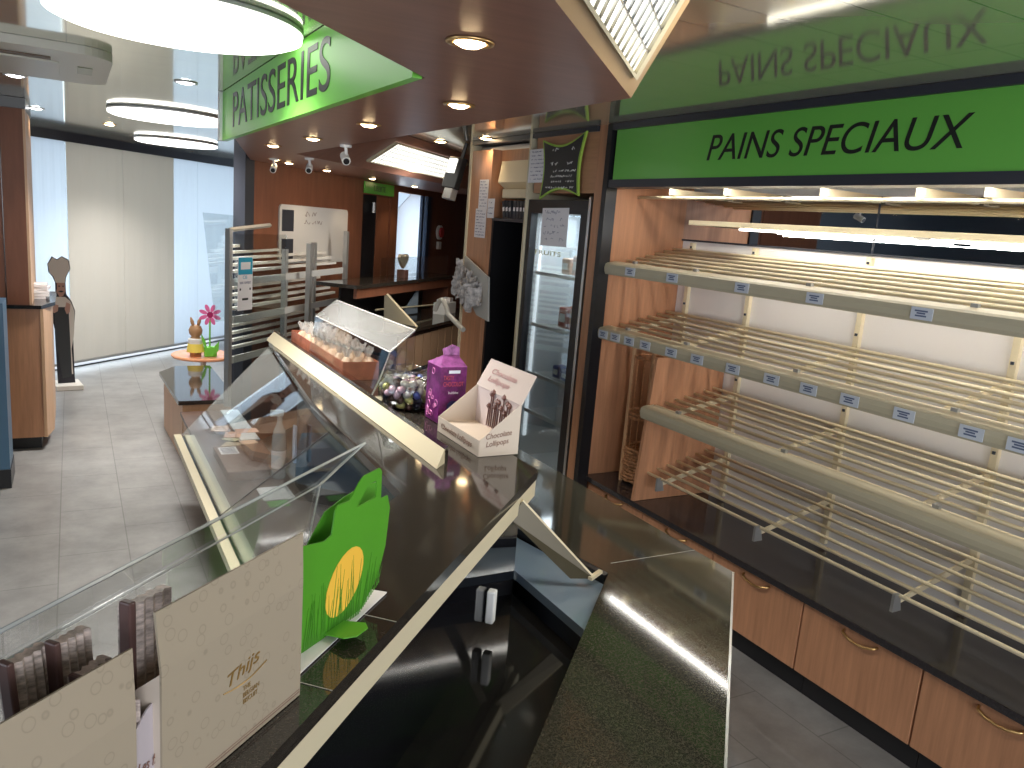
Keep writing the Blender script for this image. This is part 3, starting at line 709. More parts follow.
# low cream and black bar lying along the raised top
t = thing('edge_profile', 'long cream and black profile bar along the raised counter top', 'profile bar', (.86, 2.9, ZT))
sec = [(.838, .001), (.872, .045), (.892, .045), (.896, .001)]
def extr(sec, ya, yb, z0, skew=0):
    bm = B(); a = [bm.verts.new((x, ya+(x-.838)*skew, z0+z)) for x, z in sec]; b = [bm.verts.new((x, yb, z0+z)) for x, z in sec]
    for i in range(len(a)): j = (i+1) % len(a); bm.faces.new([a[i], a[j], b[j], b[i]])
    bm.faces.new(a); bm.faces.new(b[::-1]); return bm
part('cream_face', extr([(.838, .001), (.874, .043), (.88, .043), (.88, .001)], 1.85, 4.0, ZT, 1), cream, t)
part('black_cap', extr([(.8801, .001), (.8745, .0435), (.896, .0435), (.897, .001)], 1.85, 4.05, ZT, 1), edge_black, t)

# lower work top on the staff side
t = thing('work_top', 'lower black granite work top in the right foreground', 'worktop', (1.3, 1.5, 0))
kl, kr = -.115, .33
pts = [(1.605, 1.49), (1.605, 4.6), (1.12, 4.6), (1.12, 1.98), (1.235, 1.575), (-.8, -.46), (-.8, -.46-.48+.02), (-.65, -.765)]
pts = [(1.605, 1.49), (1.605, 4.6), (1.10, 4.6), (1.17, 2.03), (1.255, 1.60), (-.6, -.255), (-.6, -.715)]
part('granite_top', prism(B(), pts, .92, .95), gran_g, t)
part('edge_trim', prism(B(), [(1.607, 1.492), (-.6, -.715), (-.598, -.721), (1.612, 1.489)], .925, .9485), steel, t)
part('base', prism(B(), [(1.56, 1.55), (1.56, 4.55), (1.14, 4.55), (1.19, 2.0), (1.265, 1.58), (-.55, -.23), (-.55, -.60)], 0, .919), black, t)
bm = B()
z = .9506
p = Vector((.668, .99, z)); slab(bm, [p, p+Dn*.33, p+Dn*.33+Dc*.0016, p+Dc*.0016], .0004)
p = Vector((1.30, 1.65, z)); slab(bm, [p, (1.604, 1.645, z), (1.604, 1.647, z), (p.x, p.y+.002, z)], .0004)
part('tile_joint', bm, MATS['joint_grey'], t)
# recessed lower granite between the two
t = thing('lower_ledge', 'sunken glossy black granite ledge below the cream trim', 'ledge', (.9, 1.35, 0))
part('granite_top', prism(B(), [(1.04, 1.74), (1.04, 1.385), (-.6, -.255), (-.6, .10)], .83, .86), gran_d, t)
bm = B()
p = Vector((.30, 1.0, .8606)); 
slab(bm, [(.36, 1.06, .8606), (.62, .95, .8606), (.62, .952, .8606), (.36, 1.062, .8606)], .0004)
part('tile_joint', bm, MATS['joint_grey'], t)
part('glass_panel', prism(B(), [(1.045, 1.90), (1.045, 1.395), (1.235, 1.585), (1.155, 2.0)], .90, .925), bluep, t, 'glass panel with a blue-grey reflection painted into its colour')
part('black_rail', prism(B(), [(1.155, 2.06), (1.175, 2.06), (1.255, 1.60), (1.235, 1.59)], .925, .95), black, t)
# sloping metal strut with cream edging
t = thing('support_strut', 'sloping bronze support strut with cream edging under the counter tip', 'bracket', (1.2, 1.6, .95))
a = Vector((.995, 1.655, 1.165)); b = Vector((1.195, 1.585, .952)); w = Vector((.015, .10, 0)); 
sm = mat('bronze_metal', (.085, .07, .04), .35, .2)
bm = B(); slab(bm, [a, b, b+Vector((-.062, .022, 0)), a+Vector((-.033, -.003, -.045))], .006); part('web', bm, sm, t)
bm = B(); tube(bm, [a, b], .0055, 6); part('edging', bm, cream, t)
bm = B(); slab(bm, [(1.18, 1.57, .952), (1.235, 1.60, .952), (1.23, 1.612, .952), (1.175, 1.582, .952)], -.008); part('foot', bm, cream, t)

# ---------------------------------------------------------------- things on the counter
# clear guard on the customer edge of the arm
t = thing('counter_guard', 'clear acrylic guard standing along the edge of the near counter arm', 'guard', (.2, 1.15, ZT))
kg = .95
top_r = Vector((.497, 1.447, 1.409)); fold_r = Vector((.376, 1.326, 1.374))
bm = B(); slab(bm, [fold_r-Dc*1.6, fold_r, top_r, top_r-Dc*1.85], .004); part('upper_wing', bm, acryl, t)
bm = B(); slab(bm, [fold_r-Dc*1.6, fold_r, (.330, 1.280, ZT+.001), Vector((.330, 1.280, ZT+.001))-Dc*1.55], .004); part('upright_panel', bm, acryl, t)
edgem = mat('acrylic_edge', (.50, .54, .55), .2, alpha=.75)
bm = B(); tube(bm, [top_r-Dc*1.85, top_r, fold_r], .0028, 5); tube(bm, [fold_r-Dc*1.6, fold_r], .0018, 5); part('polished_edge', bm, edgem, t)
bm = B(); tube(bm, [fold_r, (.330, 1.280, ZT+.003)], .0016, 5); part('polished_edge', bm, white, t)

# tall biscuit box
mat('flap_white', (.46, .41, .43), .4)
def biscuit_box(lab, br, ang, w, h, flap, lean, depth, logo, grp='patterned biscuit boxes'):
    """br: lower right corner of the face towards the staff; ang: heading of the face, in degrees from +Y"""
    ax = Vector((math.sin(math.radians(ang)), math.cos(math.radians(ang)), 0)); nz = Vector((ax.y, -ax.x, 0))
    o = Vector(br)-ax*w
    M = frame_of(o, ax, (0, 0, 1))
    t = thing('biscuit_box', lab, 'box', o, group=grp)
    bm = B(); box(bm, 0, w, .0005, h, -.003, 0, M); part('front_panel', bm, pattern_card, t)
    bm = B(); box(bm, 0, w, .0005, .003, -depth, -.003, M); part('floor_panel', bm, kraft, t)
    for xx in (0, w-.003):
        bm = B()
        pts = [(xx, -.003, .003), (xx, -.003, h*.98), (xx, -depth, h*.45), (xx, -depth, .003)]
        v = [M @ Vector((p[0], p[2], p[1])) for p in pts]; slab(bm, v, -.003 if xx else .003); part('side_panel', bm, paperc, t)
    bm = B(); box(bm, 0.003, w-.003, .003, h*.42, -depth, -depth+.003, M); part('back_panel', bm, paperc, t)
    bm = B(); slab(bm, [M @ Vector(p) for p in ((0, h, 0), (w, h, 0), (w+.008, h+flap, lean), (-.0, h+flap, lean))], .003); part('raised_flap', bm, pattern_card, t)
    if logo:
        bm = B()
        text('brand_lettering', 'Thijs', M @ Matrix.Translation((w*.42, h*.52, .0003)) @ Matrix.Rotation(.15, 4, 'Z'), .058, .022, gold, t, shear=.35, thick=.0006)
        tube(bm, [M @ Vector((w*.38+.078*i/10, h*.53+.004*i/10-.006*math.sin(i*PI/10), .0008)) for i in range(11)], .0008, 4)
        text('small_lettering', 'THE\nBELGIAN\nBISCUIT', M @ Matrix.Translation((w*.52, h*.33, .0003)), .03, .024, gold, t, thick=.0005)
        part('flourish', bm, gold, t)
        bm = B(); box(bm, w*.2, w-.002, .006, .0072, 0, .0005, M); box(bm, w*.2, w-.002, .010, .0106, 0, .0005, M); part('printed_line', bm, brownprint, t)
    else:
        bm = B(); slab(bm, [M @ Vector(p) for p in ((w+.001, .0, -.004), (w+.052, .0, -.004), (w+.052, h*1.05, -.006), (w+.02, h*.93, -.006), (w+.001, h*.8, -.005))], .002); part('inner_flap', bm, MATS['flap_white'], t)
        text('small_lettering', 'Les fins', M @ Matrix.Translation((w+.004, h*.42, -.0035)), .036, .013, brownprint, t, thick=.0005, shear=.3)
    return M
M1 = biscuit_box('tall patterned biscuit box with gold lettering, left of the green carrier', (.257, .971, ZT+.001), 49.66, .245, .166, .066, -.008, .11, True)
M2 = biscuit_box('patterned biscuit box in the bottom left corner of the picture', (.045, .800, ZT+.001), 49.66, .245, .133, .066, -.012, .11, False)
# white inner flap with writing between both boxes
bm = B(); box(bm, .247-.245-.0, .249-.245+.02, .0, .0, 0, 0)
bm.free()
# wrapped waffles standing in the boxes
wr = mat('waffle_wrapper', (.50, .42, .38), .3, noise=(.55, 60, (1, 1, 3)))
wd = mat('waffle_wrapper_dark', (.10, .055, .05), .3)
def waffle(M, x, y, z, w, h, tilt, lab, grp):
    Q = M @ Matrix.Translation((x, y, z)) @ Matrix.Rotation(tilt, 4, 'Z')
    t = thing('wrapped_biscuit', lab, 'biscuit', Q.translation, group=grp)
    bm = B(); n = 9
    prof = [(w*i/n, (.004 if i % 2 else 0)) for i in range(n+1)]
    a = [bm.verts.new(Q @ Vector((p, 0, q+.012))) for p, q in prof]; b = [bm.verts.new(Q @ Vector((p, h, q+.012))) for p, q in prof]
    c = [bm.verts.new(Q @ Vector((p, 0, q))) for p, q in prof]; d = [bm.verts.new(Q @ Vector((p, h, q))) for p, q in prof]
    for i in range(n):
        bm.faces.new([a[i], a[i+1], b[i+1], b[i]]); bm.faces.new([c[i+1], c[i], d[i], d[i+1]])
        bm.faces.new([b[i], b[i+1], d[i+1], d[i]]); bm.faces.new([a[i+1], a[i], c[i], c[i+1]])
    bm.faces.new([a[0], b[0], d[0], c[0]]); bm.faces.new([a[n], c[n], d[n], b[n]])
    part('wrapper', bm, wr, t)
    bm = B(); box(bm, -.001, w*.14, h*.02, h*1.03, .002, .018, Q, bev=.002); part('dark_seam', bm, wd, t)
g1 = 'wrapped biscuits standing in the boxes'
waffle(M1, -.062, .03, -.05, .038, .128, .03, 'wrapped biscuit sticking up highest beside the tall box', g1)
waffle(M1, -.092, .02, -.085, .05, .13, -.04, 'wrapped biscuit behind the highest one at the box gap', g1)
waffle(M1, -.052, .03, -.09, .042, .175, .06, 'dark edged wrapped biscuit in the middle of the bottom left box', g1)
waffle(M1, -.035, .025, -.065, .04, .150, .15, 'wrapped biscuit leaning at the front right of the bottom left box', g1)
waffle(M1, -.09, .022, -.10, .045, .180, .08, 'leftmost of the middle wrapped biscuits with a dark bow', g1)
waffle(M1, -.265, .02, -.06, .055, .175, .12, 'wrapped biscuit at the left picture edge', g1)
waffle(M1, .01, .02, -.07, .06, .200, .0, 'wrapped biscuit peeping over the tall box flap', g1)
waffle(M1, -.045, .005, -.03, .03, .135, .0, 'narrow wrapped biscuit in the gap between the two boxes', g1)

# green easter carrier
Og = Vector((.285, 1.07, ZT+.001)); ag = math.radians(53.2); ax = Vector((math.sin(ag), math.cos(ag), 0)); MG = frame_of(Og, ax, (0, 0, 1))
t = thing('carrier_box', 'lime green folding carrier with a yellow egg print on the counter', 'carrier', Og)
def g3(px): return [Vector((x, y)) for x, y in px]
outer = [(.0, .0), (-.012, .02), (-.008, .175), (.045, .165), (.062, .170), (.068, .205), (.075, .213), (.105, .212), (.128, .235), (.140, .243), (.185, .245), (.192, .238), (.193, .190), (.213, .19), (.222, .165), (.214, .10), (.195, .05), (.15, .01)]
hole = [(.125, .195), (.155, .225), (.178, .225), (.178, .197)]
bm = B()
# front sheet as a strip mesh with the hand hole left open
def sheet(outer, hole, M, th):
    bm = B(); vo = [bm.verts.new(Vector((x, y, 0))) for x, y in outer]; vh = [bm.verts.new(Vector((x, y, 0))) for x, y in hole]
    eo = [bm.edges.new((vo[i], vo[(i+1) % len(vo)])) for i in range(len(vo))]
    eh = [bm.edges.new((vh[i], vh[(i+1) % len(vh)])) for i in range(len(vh))] if hole else []
    bmesh.ops.triangle_fill(bm, edges=eo+eh, use_beauty=True)
    if hole:
        hx = [p[0] for p in hole]; 
        def inside(x, y):
            c = False; n = len(hole)
            for i in range(n):
                (x1, y1), (x2, y2) = hole[i], hole[i-1]
                if (y1 > y) != (y2 > y) and x < (x2-x1)*(y-y1)/(y2-y1)+x1: c = not c
            return c
        dead = [f for f in bm.faces if inside(*f.calc_center_median()[:2])]
        if dead: bmesh.ops.delete(bm, geom=dead, context='FACES_ONLY')
    r = bmesh.ops.extrude_face_region(bm, geom=bm.faces[:])
    for g in r['geom']:
        if isinstance(g, bmesh.types.BMVert): g.co.z -= th
    bm.transform(M); return bm
part('front_sheet', sheet(outer, hole, MG, .002), lime, t)
back = [(x+.03, y-.012) for x, y in outer if x > .03]
part('back_sheet', sheet([(.05, 0), (.05, .15), (.09, .19), (.14, .20), (.195, .205), (.235, .20), (.24, .17), (.225, .06), (.18, 0)], [], MG @ Matrix.Translation((0, 0, -.035)), .002), lime2, t)
bm = B(); box(bm, .0, .15, .0, .002, -.04, .0, MG); part('bottom_sheet', bm, lime, t)
bm = B(); pts = [(.02, 0), (.07, 0), (.075, .04), (.06, .055), (.03, .055), (.018, .04)]
F = MG @ Matrix.Translation((.015, .008, 0)) @ Matrix.Rotation(PI/2-.12, 4, 'X')
part('side_flap', sheet(pts, [], MG @ Matrix.Translation((.03, .009, 0)) @ Matrix.Rotation(PI/2-.15, 4, 'X'), .0015), lime2, t)
egg = [(.075+.034*math.cos(a)*(1-.12*math.sin(a))+.012*math.sin(a), .075+.055*math.sin(a)) for a in [i*PI/14 for i in range(-4, 19)]]
eg = [(.10+.046*math.cos(a)+.016*math.sin(a), .078+.052*math.sin(a)) for a in [2*PI*i/24 for i in range(24)]]
part('egg_print', sheet(eg, [], MG @ Matrix.Translation((0, 0, .0008)), .0006), yellow, t)
bm = B(); rn = random.Random(5)
for i in range(46):
    x = .0+.20*i/46; h = .03+.06*rn.random()*math.sin(PI*(i+6)/58)+.01; dx = (rn.random()-.3)*.022; w_ = .0026
    q = [Vector((x, .004+max(0, (x-.14))*.6, .0012)), Vector((x+w_, .004+max(0, (x-.14))*.6, .0012)), Vector((x+dx, h+.02, .0012))]
    q = [MG @ v for v in q]; slab(bm, q, .0004)
part('grass_print', bm, mat('grass_print', (.06, .24, .02), .45), t)
part('tray_sheet', (lambda bm: slab(bm, [(.27, 1.02, ZT+.004), (.47, 1.215, ZT+.004), (.44, 1.24, ZT+.004), (.24, 1.05, ZT+.004)], .002))(B()), paper, t)

# chocolate lollipop display box
t = thing('lollipop_box', 'open cream display box printed chocolate lollipops on the counter', 'display box', (1.07, 2.07, ZT))
x0, x1, y0, y1, z0 = 1.0, 1.128, 1.926, 2.215, ZT+.001
part('floor_panel', box(B(), x0+.002, x1-.002, y0+.002, y1-.002, z0, z0+.03), paperc, t)
part('front_lip', box(B(), x0-.002, x0, y0, y1, z0, z0+.048), paperc, t)
for y in (y0, y1-.002):
    bm = B(); slab(bm, [(x0, y, z0), (x1, y, z0), (x1, y, z0+.15), (x0, y, z0+.048)], -.002); part('side_panel', bm, paperc, t)
bm = B(); slab(bm, [(x1, y0, z0), (x1, y1, z0), (x1+.002, y1, z0+.145), (x1+.002, y0, z0+.145)], .002); part('back_panel', bm, mat('back_card', (.62, .52, .50), .5), t)
bm = B(); slab(bm, [(x1, y0-.004, z0+.145), (x1, y1+.004, z0+.145), (x1+.045, y1+.0, z0+.230), (x1+.045, y0-.0, z0+.230)], .002); part('header_card', bm, mat('header_card', (.56, .48, .44), .5), t)
My = frame_of((x0+.02, y0-.0003, z0+.018), (1, 0, 0), (0, 0, 1))
text('lettering', 'Chocolate\nLollipops', frame_of((x0+.022, y0-.0032, z0+.022), (1, 0, .12), (0, 0, 1)), .085, .044, brownprint, t, thick=.0005, shear=.25)
text('lettering', 'Chocolate Lollipops', MX(x0-.0035, y1-.03, z0+.012), .22, .022, brownprint, t, thick=.0005, shear=.25)
text('lettering', 'Chocolate\nLollipops', frame_of((x1+.006, y1-.05, z0+.165), (0, -1, 0), (.05, 0, .1)), .16, .05, mat('rose_print', (.42, .22, .22), .5), t, thick=.0006, shear=.25)
bm = B(); rn = random.Random(3)
for i in range(11):
    y = y0+.07+.013*i+.004*rn.random(); h = .06+.06*rn.random()
    tube(bm, [(x1-.003, y, z0+.035), (x1-.003, y-.01, z0+.035+h)], .0022, 4); lathe(bm, [(0, -.012), (.009, 0), (0, .012)], (x1-.004, y-.01, z0+.035+h), 8)
part('lollipop_print', bm, mat('lolly_print', (.16, .07, .06), .4), t)

# purple chocolate egg box
t = thing('chocolate_box', 'purple cardboard chocolate carton with folded handle top', 'carton', (1.08, 2.35, ZT))
x0, x1, y0, y1, z1 = 1.03, 1.125, 2.29, 2.40, 1.39
z0 = ZT+.001
part('carton', box(B(), x0, x1, y0, y1, z0, z1-.0, bev=.002), purple, t)
bm = B(); a = [(x0, y0, z1), (x1, y0, z1), (x1, y1, z1), (x0, y1, z1)]; rr = [(x0+.03, (y0+y1)/2, z1+.03), (x1-.01, (y0+y1)/2, z1+.03)]
v = [bm.verts.new(p) for p in a+rr]
for f in ((0, 1, 5, 4), (1, 2, 5), (2, 3, 4, 5), (3, 0, 4)): bm.faces.new([v[i] for i in f])
part('gable_top', bm, mat('purple_top', (.28, .08, .26), .3, noise=(.5, 30)), t)
bm = B(); slab(bm, [(x0+.035, 2.345, z1+.02), (x1-.005, 2.345, z1+.02), (x1-.005, 2.35, z1+.055), (x1-.03, 2.35, z1+.065), (x0+.03, 2.35, z1+.05)], .003); part('handle_tab', bm, mat('purple_tab', (.36, .12, .34), .3, noise=(.6, 30)), t)
Mf = frame_of((x0+.012, y0-.0005, z0+.125), (1, 0, 0), (0, 0, 1))
text('lettering', 'TASTY\nCHOCOLOT', Mf, .072, .036, mat('red_print', (.50, .07, .10), .4), t, thick=.0006)
part('logo_patch', box(B(), x0+.03, x1-.025, y0-.0012, y0, z0+.168, z0+.178), mat('white_logo', (.7, .75, .85), .4), t)
bm = B(); text('small_lettering', 'bubbles', frame_of((x0+.032, y0-.0005, z0+.10), (1, 0, 0), (0, 0, 1)), .035, .008, paper, t, thick=.0004)
My_ = frame_of((x0+.05, y0-.0006, z0+.055), (1, 0, 0), (0, 0, 1))
lathe(bm, [(0, 0), (.022, 0), (.022, .0012), (0, .0012)], (0, 0, 0), 24); bm.transform(My_); part('round_print', bm, navy, t)
bm = B(); rn = random.Random(9)
for i in range(14):
    c = Vector((x0-.0008, y0+.012+rn.random()*.085, z0+.02+rn.random()*.16)); r_ = .005+.009*rn.random()
    tube(bm, [c+Vector((0, r_*math.cos(a), r_*math.sin(a))) for a in [2*PI*q/10 for q in range(11)]], .0012, 4)
part('ring_print', bm, pinkm, t)

# glass jar of wrapped chocolate eggs
jx, jy = 1.005, 2.62
jx, jy = 1.02, 2.545
t = thing('glass_jar', 'round clear glass jar filled with wrapped chocolate eggs', 'jar', (jx, jy, ZT))
bm = B()
pr = [(0, .002), (.06, .002), (.085, .02), (.098, .05), (.098, .075), (.085, .11), (.072, .128), (.078, .14)]
lathe(bm, pr+[(r-.003, z) for r, z in pr[::-1][:-1]]+[(0, .005)], (jx, jy, ZT), 40); part('bowl', bm, glass, t, smooth=True)
eggcols = [((.62, .58, .22), 'yellow foil'), ((.55, .50, .45), 'cream foil'), ((.03, .03, .06), 'dark blue foil'), ((.10, .05, .04), 'brown foil'), ((.50, .32, .38), 'pink foil'), ((.10, .15, .45), 'bright blue foil')]
protos = []
for c, nm in eggcols:
    m = mat('egg_'+nm.replace(' ', '_'), c, .28, .2); bm = B(); bmesh.ops.create_uvsphere(bm, u_segments=12, v_segments=8, radius=.0135)
    for v in bm.verts: v.co.z *= 1.35
    me = bpy.data.meshes.new('chocolate_egg'); bm.to_mesh(me); bm.free(); me.materials.append(m)
    for p in me.polygons: p.use_smooth = True
    protos.append((me, nm))
rn = random.Random(11); placed = []
for z in [.019+.0185*i for i in range(5)]:
    R = .066+.02*min(1, z/.05)-(.015 if z > .085 else 0)
    for ring, n in ((R-.004, 15), (R-.032, 9), (R-.058, 3)):
        if ring < .008: continue
        for i in range(n):
            if ring < .05 and z < .07: continue
            a = 2*PI*i/n+z*77+ring*31
            lo = z < .04
            me, nm = protos[rn.choice([2, 3, 2, 3, 0]) if lo else rn.choice([0, 1, 0, 1, 2, 3, 4, 5])]
            o = bpy.data.objects.new('chocolate_egg', me); COL.objects.link(o)
            o.location = (jx+ring*math.cos(a), jy+ring*math.sin(a), ZT+z+.004*rn.random()); o.rotation_euler = (rn.random()*3, rn.random()*3, rn.random()*3)
            tag(o, 'chocolate egg in %s inside the round glass jar' % nm, 'chocolate egg', 'wrapped chocolate eggs in the glass jar')

# clear acrylic cover with snack pouches in an orange tray
t = thing('acrylic_cover', 'clear sloping acrylic cover over the snack pouches', 'cover', (1.0, 3.1, ZT))
pk = [Vector((1.02, 3.43, 1.473)), Vector((1.02, 2.503, 1.479))]   # back top edge
mid = [Vector((.93, 3.434, 1.40)), Vector((.93, 2.493, 1.405))]
fr = [Vector((.905, 3.45, ZT+.002)), Vector((.905, 2.62, ZT+.002))]
bk = [Vector((1.10, 3.60, ZT+.002)), Vector((1.10, 2.75, ZT+.002))]
bm = B(); slab(bm, [mid[0], mid[1], fr[1], fr[0]], .003); part('front_sheet', bm, acryl, t)
bm = B(); slab(bm, [pk[0], pk[1], mid[1], mid[0]], .003); part('lid_sheet', bm, mat('frosted_acrylic', (.60, .60, .58), .12, alpha=.2), t)
bm = B(); slab(bm, [fr[1], mid[1], pk[1], (1.06, 2.62, ZT+.002)], .003); part('end_sheet', bm, acryl, t)
bm = B(); tube(bm, [mid[0], mid[1], (.928, 2.57, 1.30), fr[1], fr[0]], .0028, 5); tube(bm, [pk[0], pk[1], mid[1]], .0025, 5); part('polished_edge', bm, mat('bright_edge', (.75, .74, .70), .2, alpha=.8), t)
part('base_strip', box(B(), .907, 1.09, 2.60, 2.66, ZT+.001, ZT+.012), cream, t)
t = thing('snack_tray', 'orange red card tray under the acrylic cover', 'tray', (1.0, 3.3, ZT))
trm = mat('tray_card', (.50, .17, .10), .5, noise=(.3, 20))
bm = B(); box(bm, .925, 1.075, 3.0, 3.85, ZT+.001, ZT+.006); part('base', bm, trm, t)
bm = B()
for a in ((.925, .929, 3.0, 3.85), (1.071, 1.075, 3.0, 3.85), (.929, 1.071, 3.0, 3.004), (.929, 1.071, 3.846, 3.85)): box(bm, *a, ZT+.006, ZT+.075)
part('sides', bm, trm, t)
pm = mat('pouch_film', (.85, .58, .42), .35, noise=(.3, 35)); pclear = mat('pouch_crimp', (.72, .70, .66), .2, alpha=.6)
proto = None
for i in range(24):
    x = .955+.045*(i % 3); y = 3.05+.1*(i//3); rz = random.random()*3
    if proto is None:
        proto = thing('snack_pouch', 'small snack pouch with a frilled clear top in the orange tray', 'snack pouch', (x, y, ZT+.012), rz, group='snack pouches in the orange tray')
        bm = B(); bmesh.ops.create_uvsphere(bm, u_segments=12, v_segments=8, radius=.03)
        for v in bm.verts: v.co = Vector((v.co.x*.95, v.co.y*.75, v.co.z*1.35+.038)) + Vector((.003*math.sin(v.co.z*300), .003*math.cos(v.co.x*260), 0))
        part('filled_bag', bm, pm, proto, world=False, smooth=True)
        bm = B(); n = 16
        a = [bm.verts.new((.006*math.cos(2*PI*k/n), .006*math.sin(2*PI*k/n), .07)) for k in range(n)]
        b = [bm.verts.new(((.018+.008*(k % 2))*math.cos(2*PI*k/n), (.018+.008*(k % 2))*math.sin(2*PI*k/n), .108+.006*(k % 3))) for k in range(n)]
        for k in range(n): bm.faces.new([a[k], a[(k+1) % n], b[(k+1) % n], b[k]])
        part('frilled_top', bm, pclear, proto, world=False)
    else: dup(proto, (x, y, ZT+.012), rz)

# ---------------------------------------------------------------- inside the pastry display
t = thing('display_tray', 'pale blue-grey tray lying in the pastry display', 'tray', (.8, 5.3, .386))
part('tray', box(B(), .90, 1.02, 5.0, 5.8, .386, .40, bev=.004), mat('tray_grey', (.52, .60, .66), .3), t)
t = thing('cardboard_box', 'flat brown cardboard box with a white label inside the display', 'box', (.8, 4.5, .386))
part('carton', box(B(), .70, .99, 4.25, 4.75, .386, .44, bev=.004), mat('brown_card', (.17, .09, .06), .6), t)
lb = part('address_label', box(B(), .72, .82, 4.58, 4.72, .4402, .4415), paper, t)
bm = B(); [box(bm, .73, .81, 4.59+.012*i, 4.594+.012*i, .4416, .4422) for i in range(10)]; part('print_lines', bm, scr, lb)
t = thing('price_card', 'white price card with a green stripe in the display', 'card', (.85, 4.0, .386))
part('card', box(B(), .82, .98, 3.9, 4.1, .387, .391), paper, t); part('green_stripe', box(B(), .83, .93, 3.80, 3.88, .387, .392), lime2, t)
for i in range(7):
    rn = random.Random(i*3); x = .78+.2*rn.random(); y = 4.85+.1*i*.7
    bm = B(); M = T((x, y, .387+.003*i), rn.random()*2); box(bm, -.07, .07, -.05, .05, .0, .002, M)
    t = thing('paper_bag', ['crumpled paper sheet lying loose in the display, %s' % w for w in ('nearest one', 'second nearest', 'third nearest', 'middle one', 'third from the back', 'second from the back', 'hindmost')][i], 'paper', (x, y, .387+.003*i), group='loose papers in the display')
    t.name = 'paper_sheet'
    part('sheet', bm, mat('loose_paper', (.42+.2*rn.random(), .34+.1*rn.random(), .28), .6), t)
t = thing('spray_bottle', 'clear spray bottle with white handle in the display', 'bottle', (.93, 4.1, .386))
bx_, by_ = .97, 4.25
bm = B(); lathe(bm, [(0, .387), (.035, .387), (.04, .40), (.04, .60), (.032, .66), (.014, .70), (.014, .74), (0, .74)], (bx_, by_, 0), 24); part('bottle', bm, mat('clear_plastic', (.55, .60, .62), .15, alpha=.5), t, smooth=True)
part('label', (lambda bm: lathe(bm, [(.0408, .45), (.0408, .55)], (bx_, by_, 0), 24))(B()), paper, t)
bm = B(); box(bm, bx_-.05, bx_+.02, by_-.012, by_+.012, .74, .775, bev=.005); part('trigger', bm, white, t)
bm = B(); box(bm, .985, 1.0, 3.98, 4.02, .55, .75, bev=.004); o = tag(part('handle_reflection', bm, mat('pale_blue_plastic', (.6, .7, .9), .4)), 'pale blue upright bar modelling the reflection of a handle inside the display', 'handle')  # solid bar modelled in place of a mirrored handle
bm = B(); box(bm, 1.0001, 1.031, 3.99, 4.01, .6, .7); bm.free()
t = thing('plastic_tub', 'translucent plastic tub inside the display below the guard', 'tub', (.8, 2.6, .386))
bm = B(); pr = [(0, 0), (.08, 0), (.095, .07), (.10, .075), (.093, .07), (.078, .006), (0, .006)]
lathe(bm, pr, (.82, 2.75, .387), 32); part('tub', bm, mat('milky_plastic', (.5, .5, .48), .25, alpha=.55), t, smooth=True)
t = thing('green_cloth', 'small green packet lying in the display near the ledge', 'packet', (.7, 2.4, .386))
bm = B(); bmesh.ops.create_uvsphere(bm, u_segments=14, v_segments=9, radius=.05)
for v in bm.verts: v.co = Vector((v.co.x*.6+.72, v.co.y*1.3+2.5, v.co.z*.35+.404+.004*math.sin(v.co.x*200)))
part('packet', bm, mat('bright_green', (.03, .35, .12), .4), t, smooth=True); t.name = 'green_packet'

# ---------------------------------------------------------------- far side of the shop
# low granite plinth at the head of the display
t = thing('low_counter', 'low wooden plinth with a dark granite top at the display end', 'counter', (.95, 6.5, 0))
part('granite_top', prism(B(), [(.63, 5.88), (1.0, 5.88), (1.03, 6.15), (1.03, 7.2), (.75, 7.2), (.60, 6.95)], .425, .455), gran, t)
part('body', prism(B(), [(.66, 5.9), (.99, 5.9), (1.01, 6.15), (1.01, 7.15), (.78, 7.15), (.63, 6.9)], 0, .424), beech_pale, t)
# glass and metal shelf unit
mat('slat_light', (.70, .68, .64), .35)
t = thing('glass_shelf_rack', 'metal and glass shelf unit with slanted slats before the whiteboard', 'shelf unit', (1.4, 6.0, .45))
k = 4.75
def pc(x, f, z): return Vector((x+.0*f, x+k, z))+Dn*(-f)   # f metres towards the wall
bm = B()
def post(x, z0, z1, f=0, s=.018):
    bm = B(); c = pc(x, f, 0); box(bm, -s, s, -s, s, z0, z1, T(c, -PI/4)); part('post', bm, alum, t)
post(.93, .456, 1.69); post(1.42, .456, 1.55); post(1.55, .456, 1.60, -.1); post(1.72, .456, 1.60); post(2.10, .456, 1.70); 
bm = B(); tube(bm, [pc(.93, 0, 1.68), pc(1.38, .1, 1.72)], .016, 4); part('top_rail', bm, alum, t)
for z in (1.36, 1.10, .82):
    bm = B(); a = pc(.95, -.02, z-.06); b = pc(2.05, -.02, z-.02); slab(bm, [a, b, b+Vector((0, 0, .05)), a+Vector((0, 0, .05))], .012); part('front_board', bm, mat('slat_grey', (.55, .55, .54), .4), t)
    for i in range(1, 6):
        bm = B(); a = pc(.98+.04*i, .05*i, z-.02+.04*i); b = pc(2.05, .05*i, z+.015+.04*i); slab(bm, [a, b, b+Vector((0, 0, .02)), a+Vector((0, 0, .02))], .03); part('slat', bm, MATS['slat_light'], t)
bm = B(); slab(bm, [pc(.95, -.03, .46), pc(1.40, -.03, .46), pc(1.40, -.03, 1.66), pc(.95, -.03, 1.66)], .005); part('glass_pane', bm, glass, t)
bm = B(); slab(bm, [pc(1.1, .28, 1.0), pc(2.0, .28, 1.0), pc(2.0, .28, 1.75), pc(1.0, .28, 1.78)], .005); part('rear_pane', bm, glass, t)
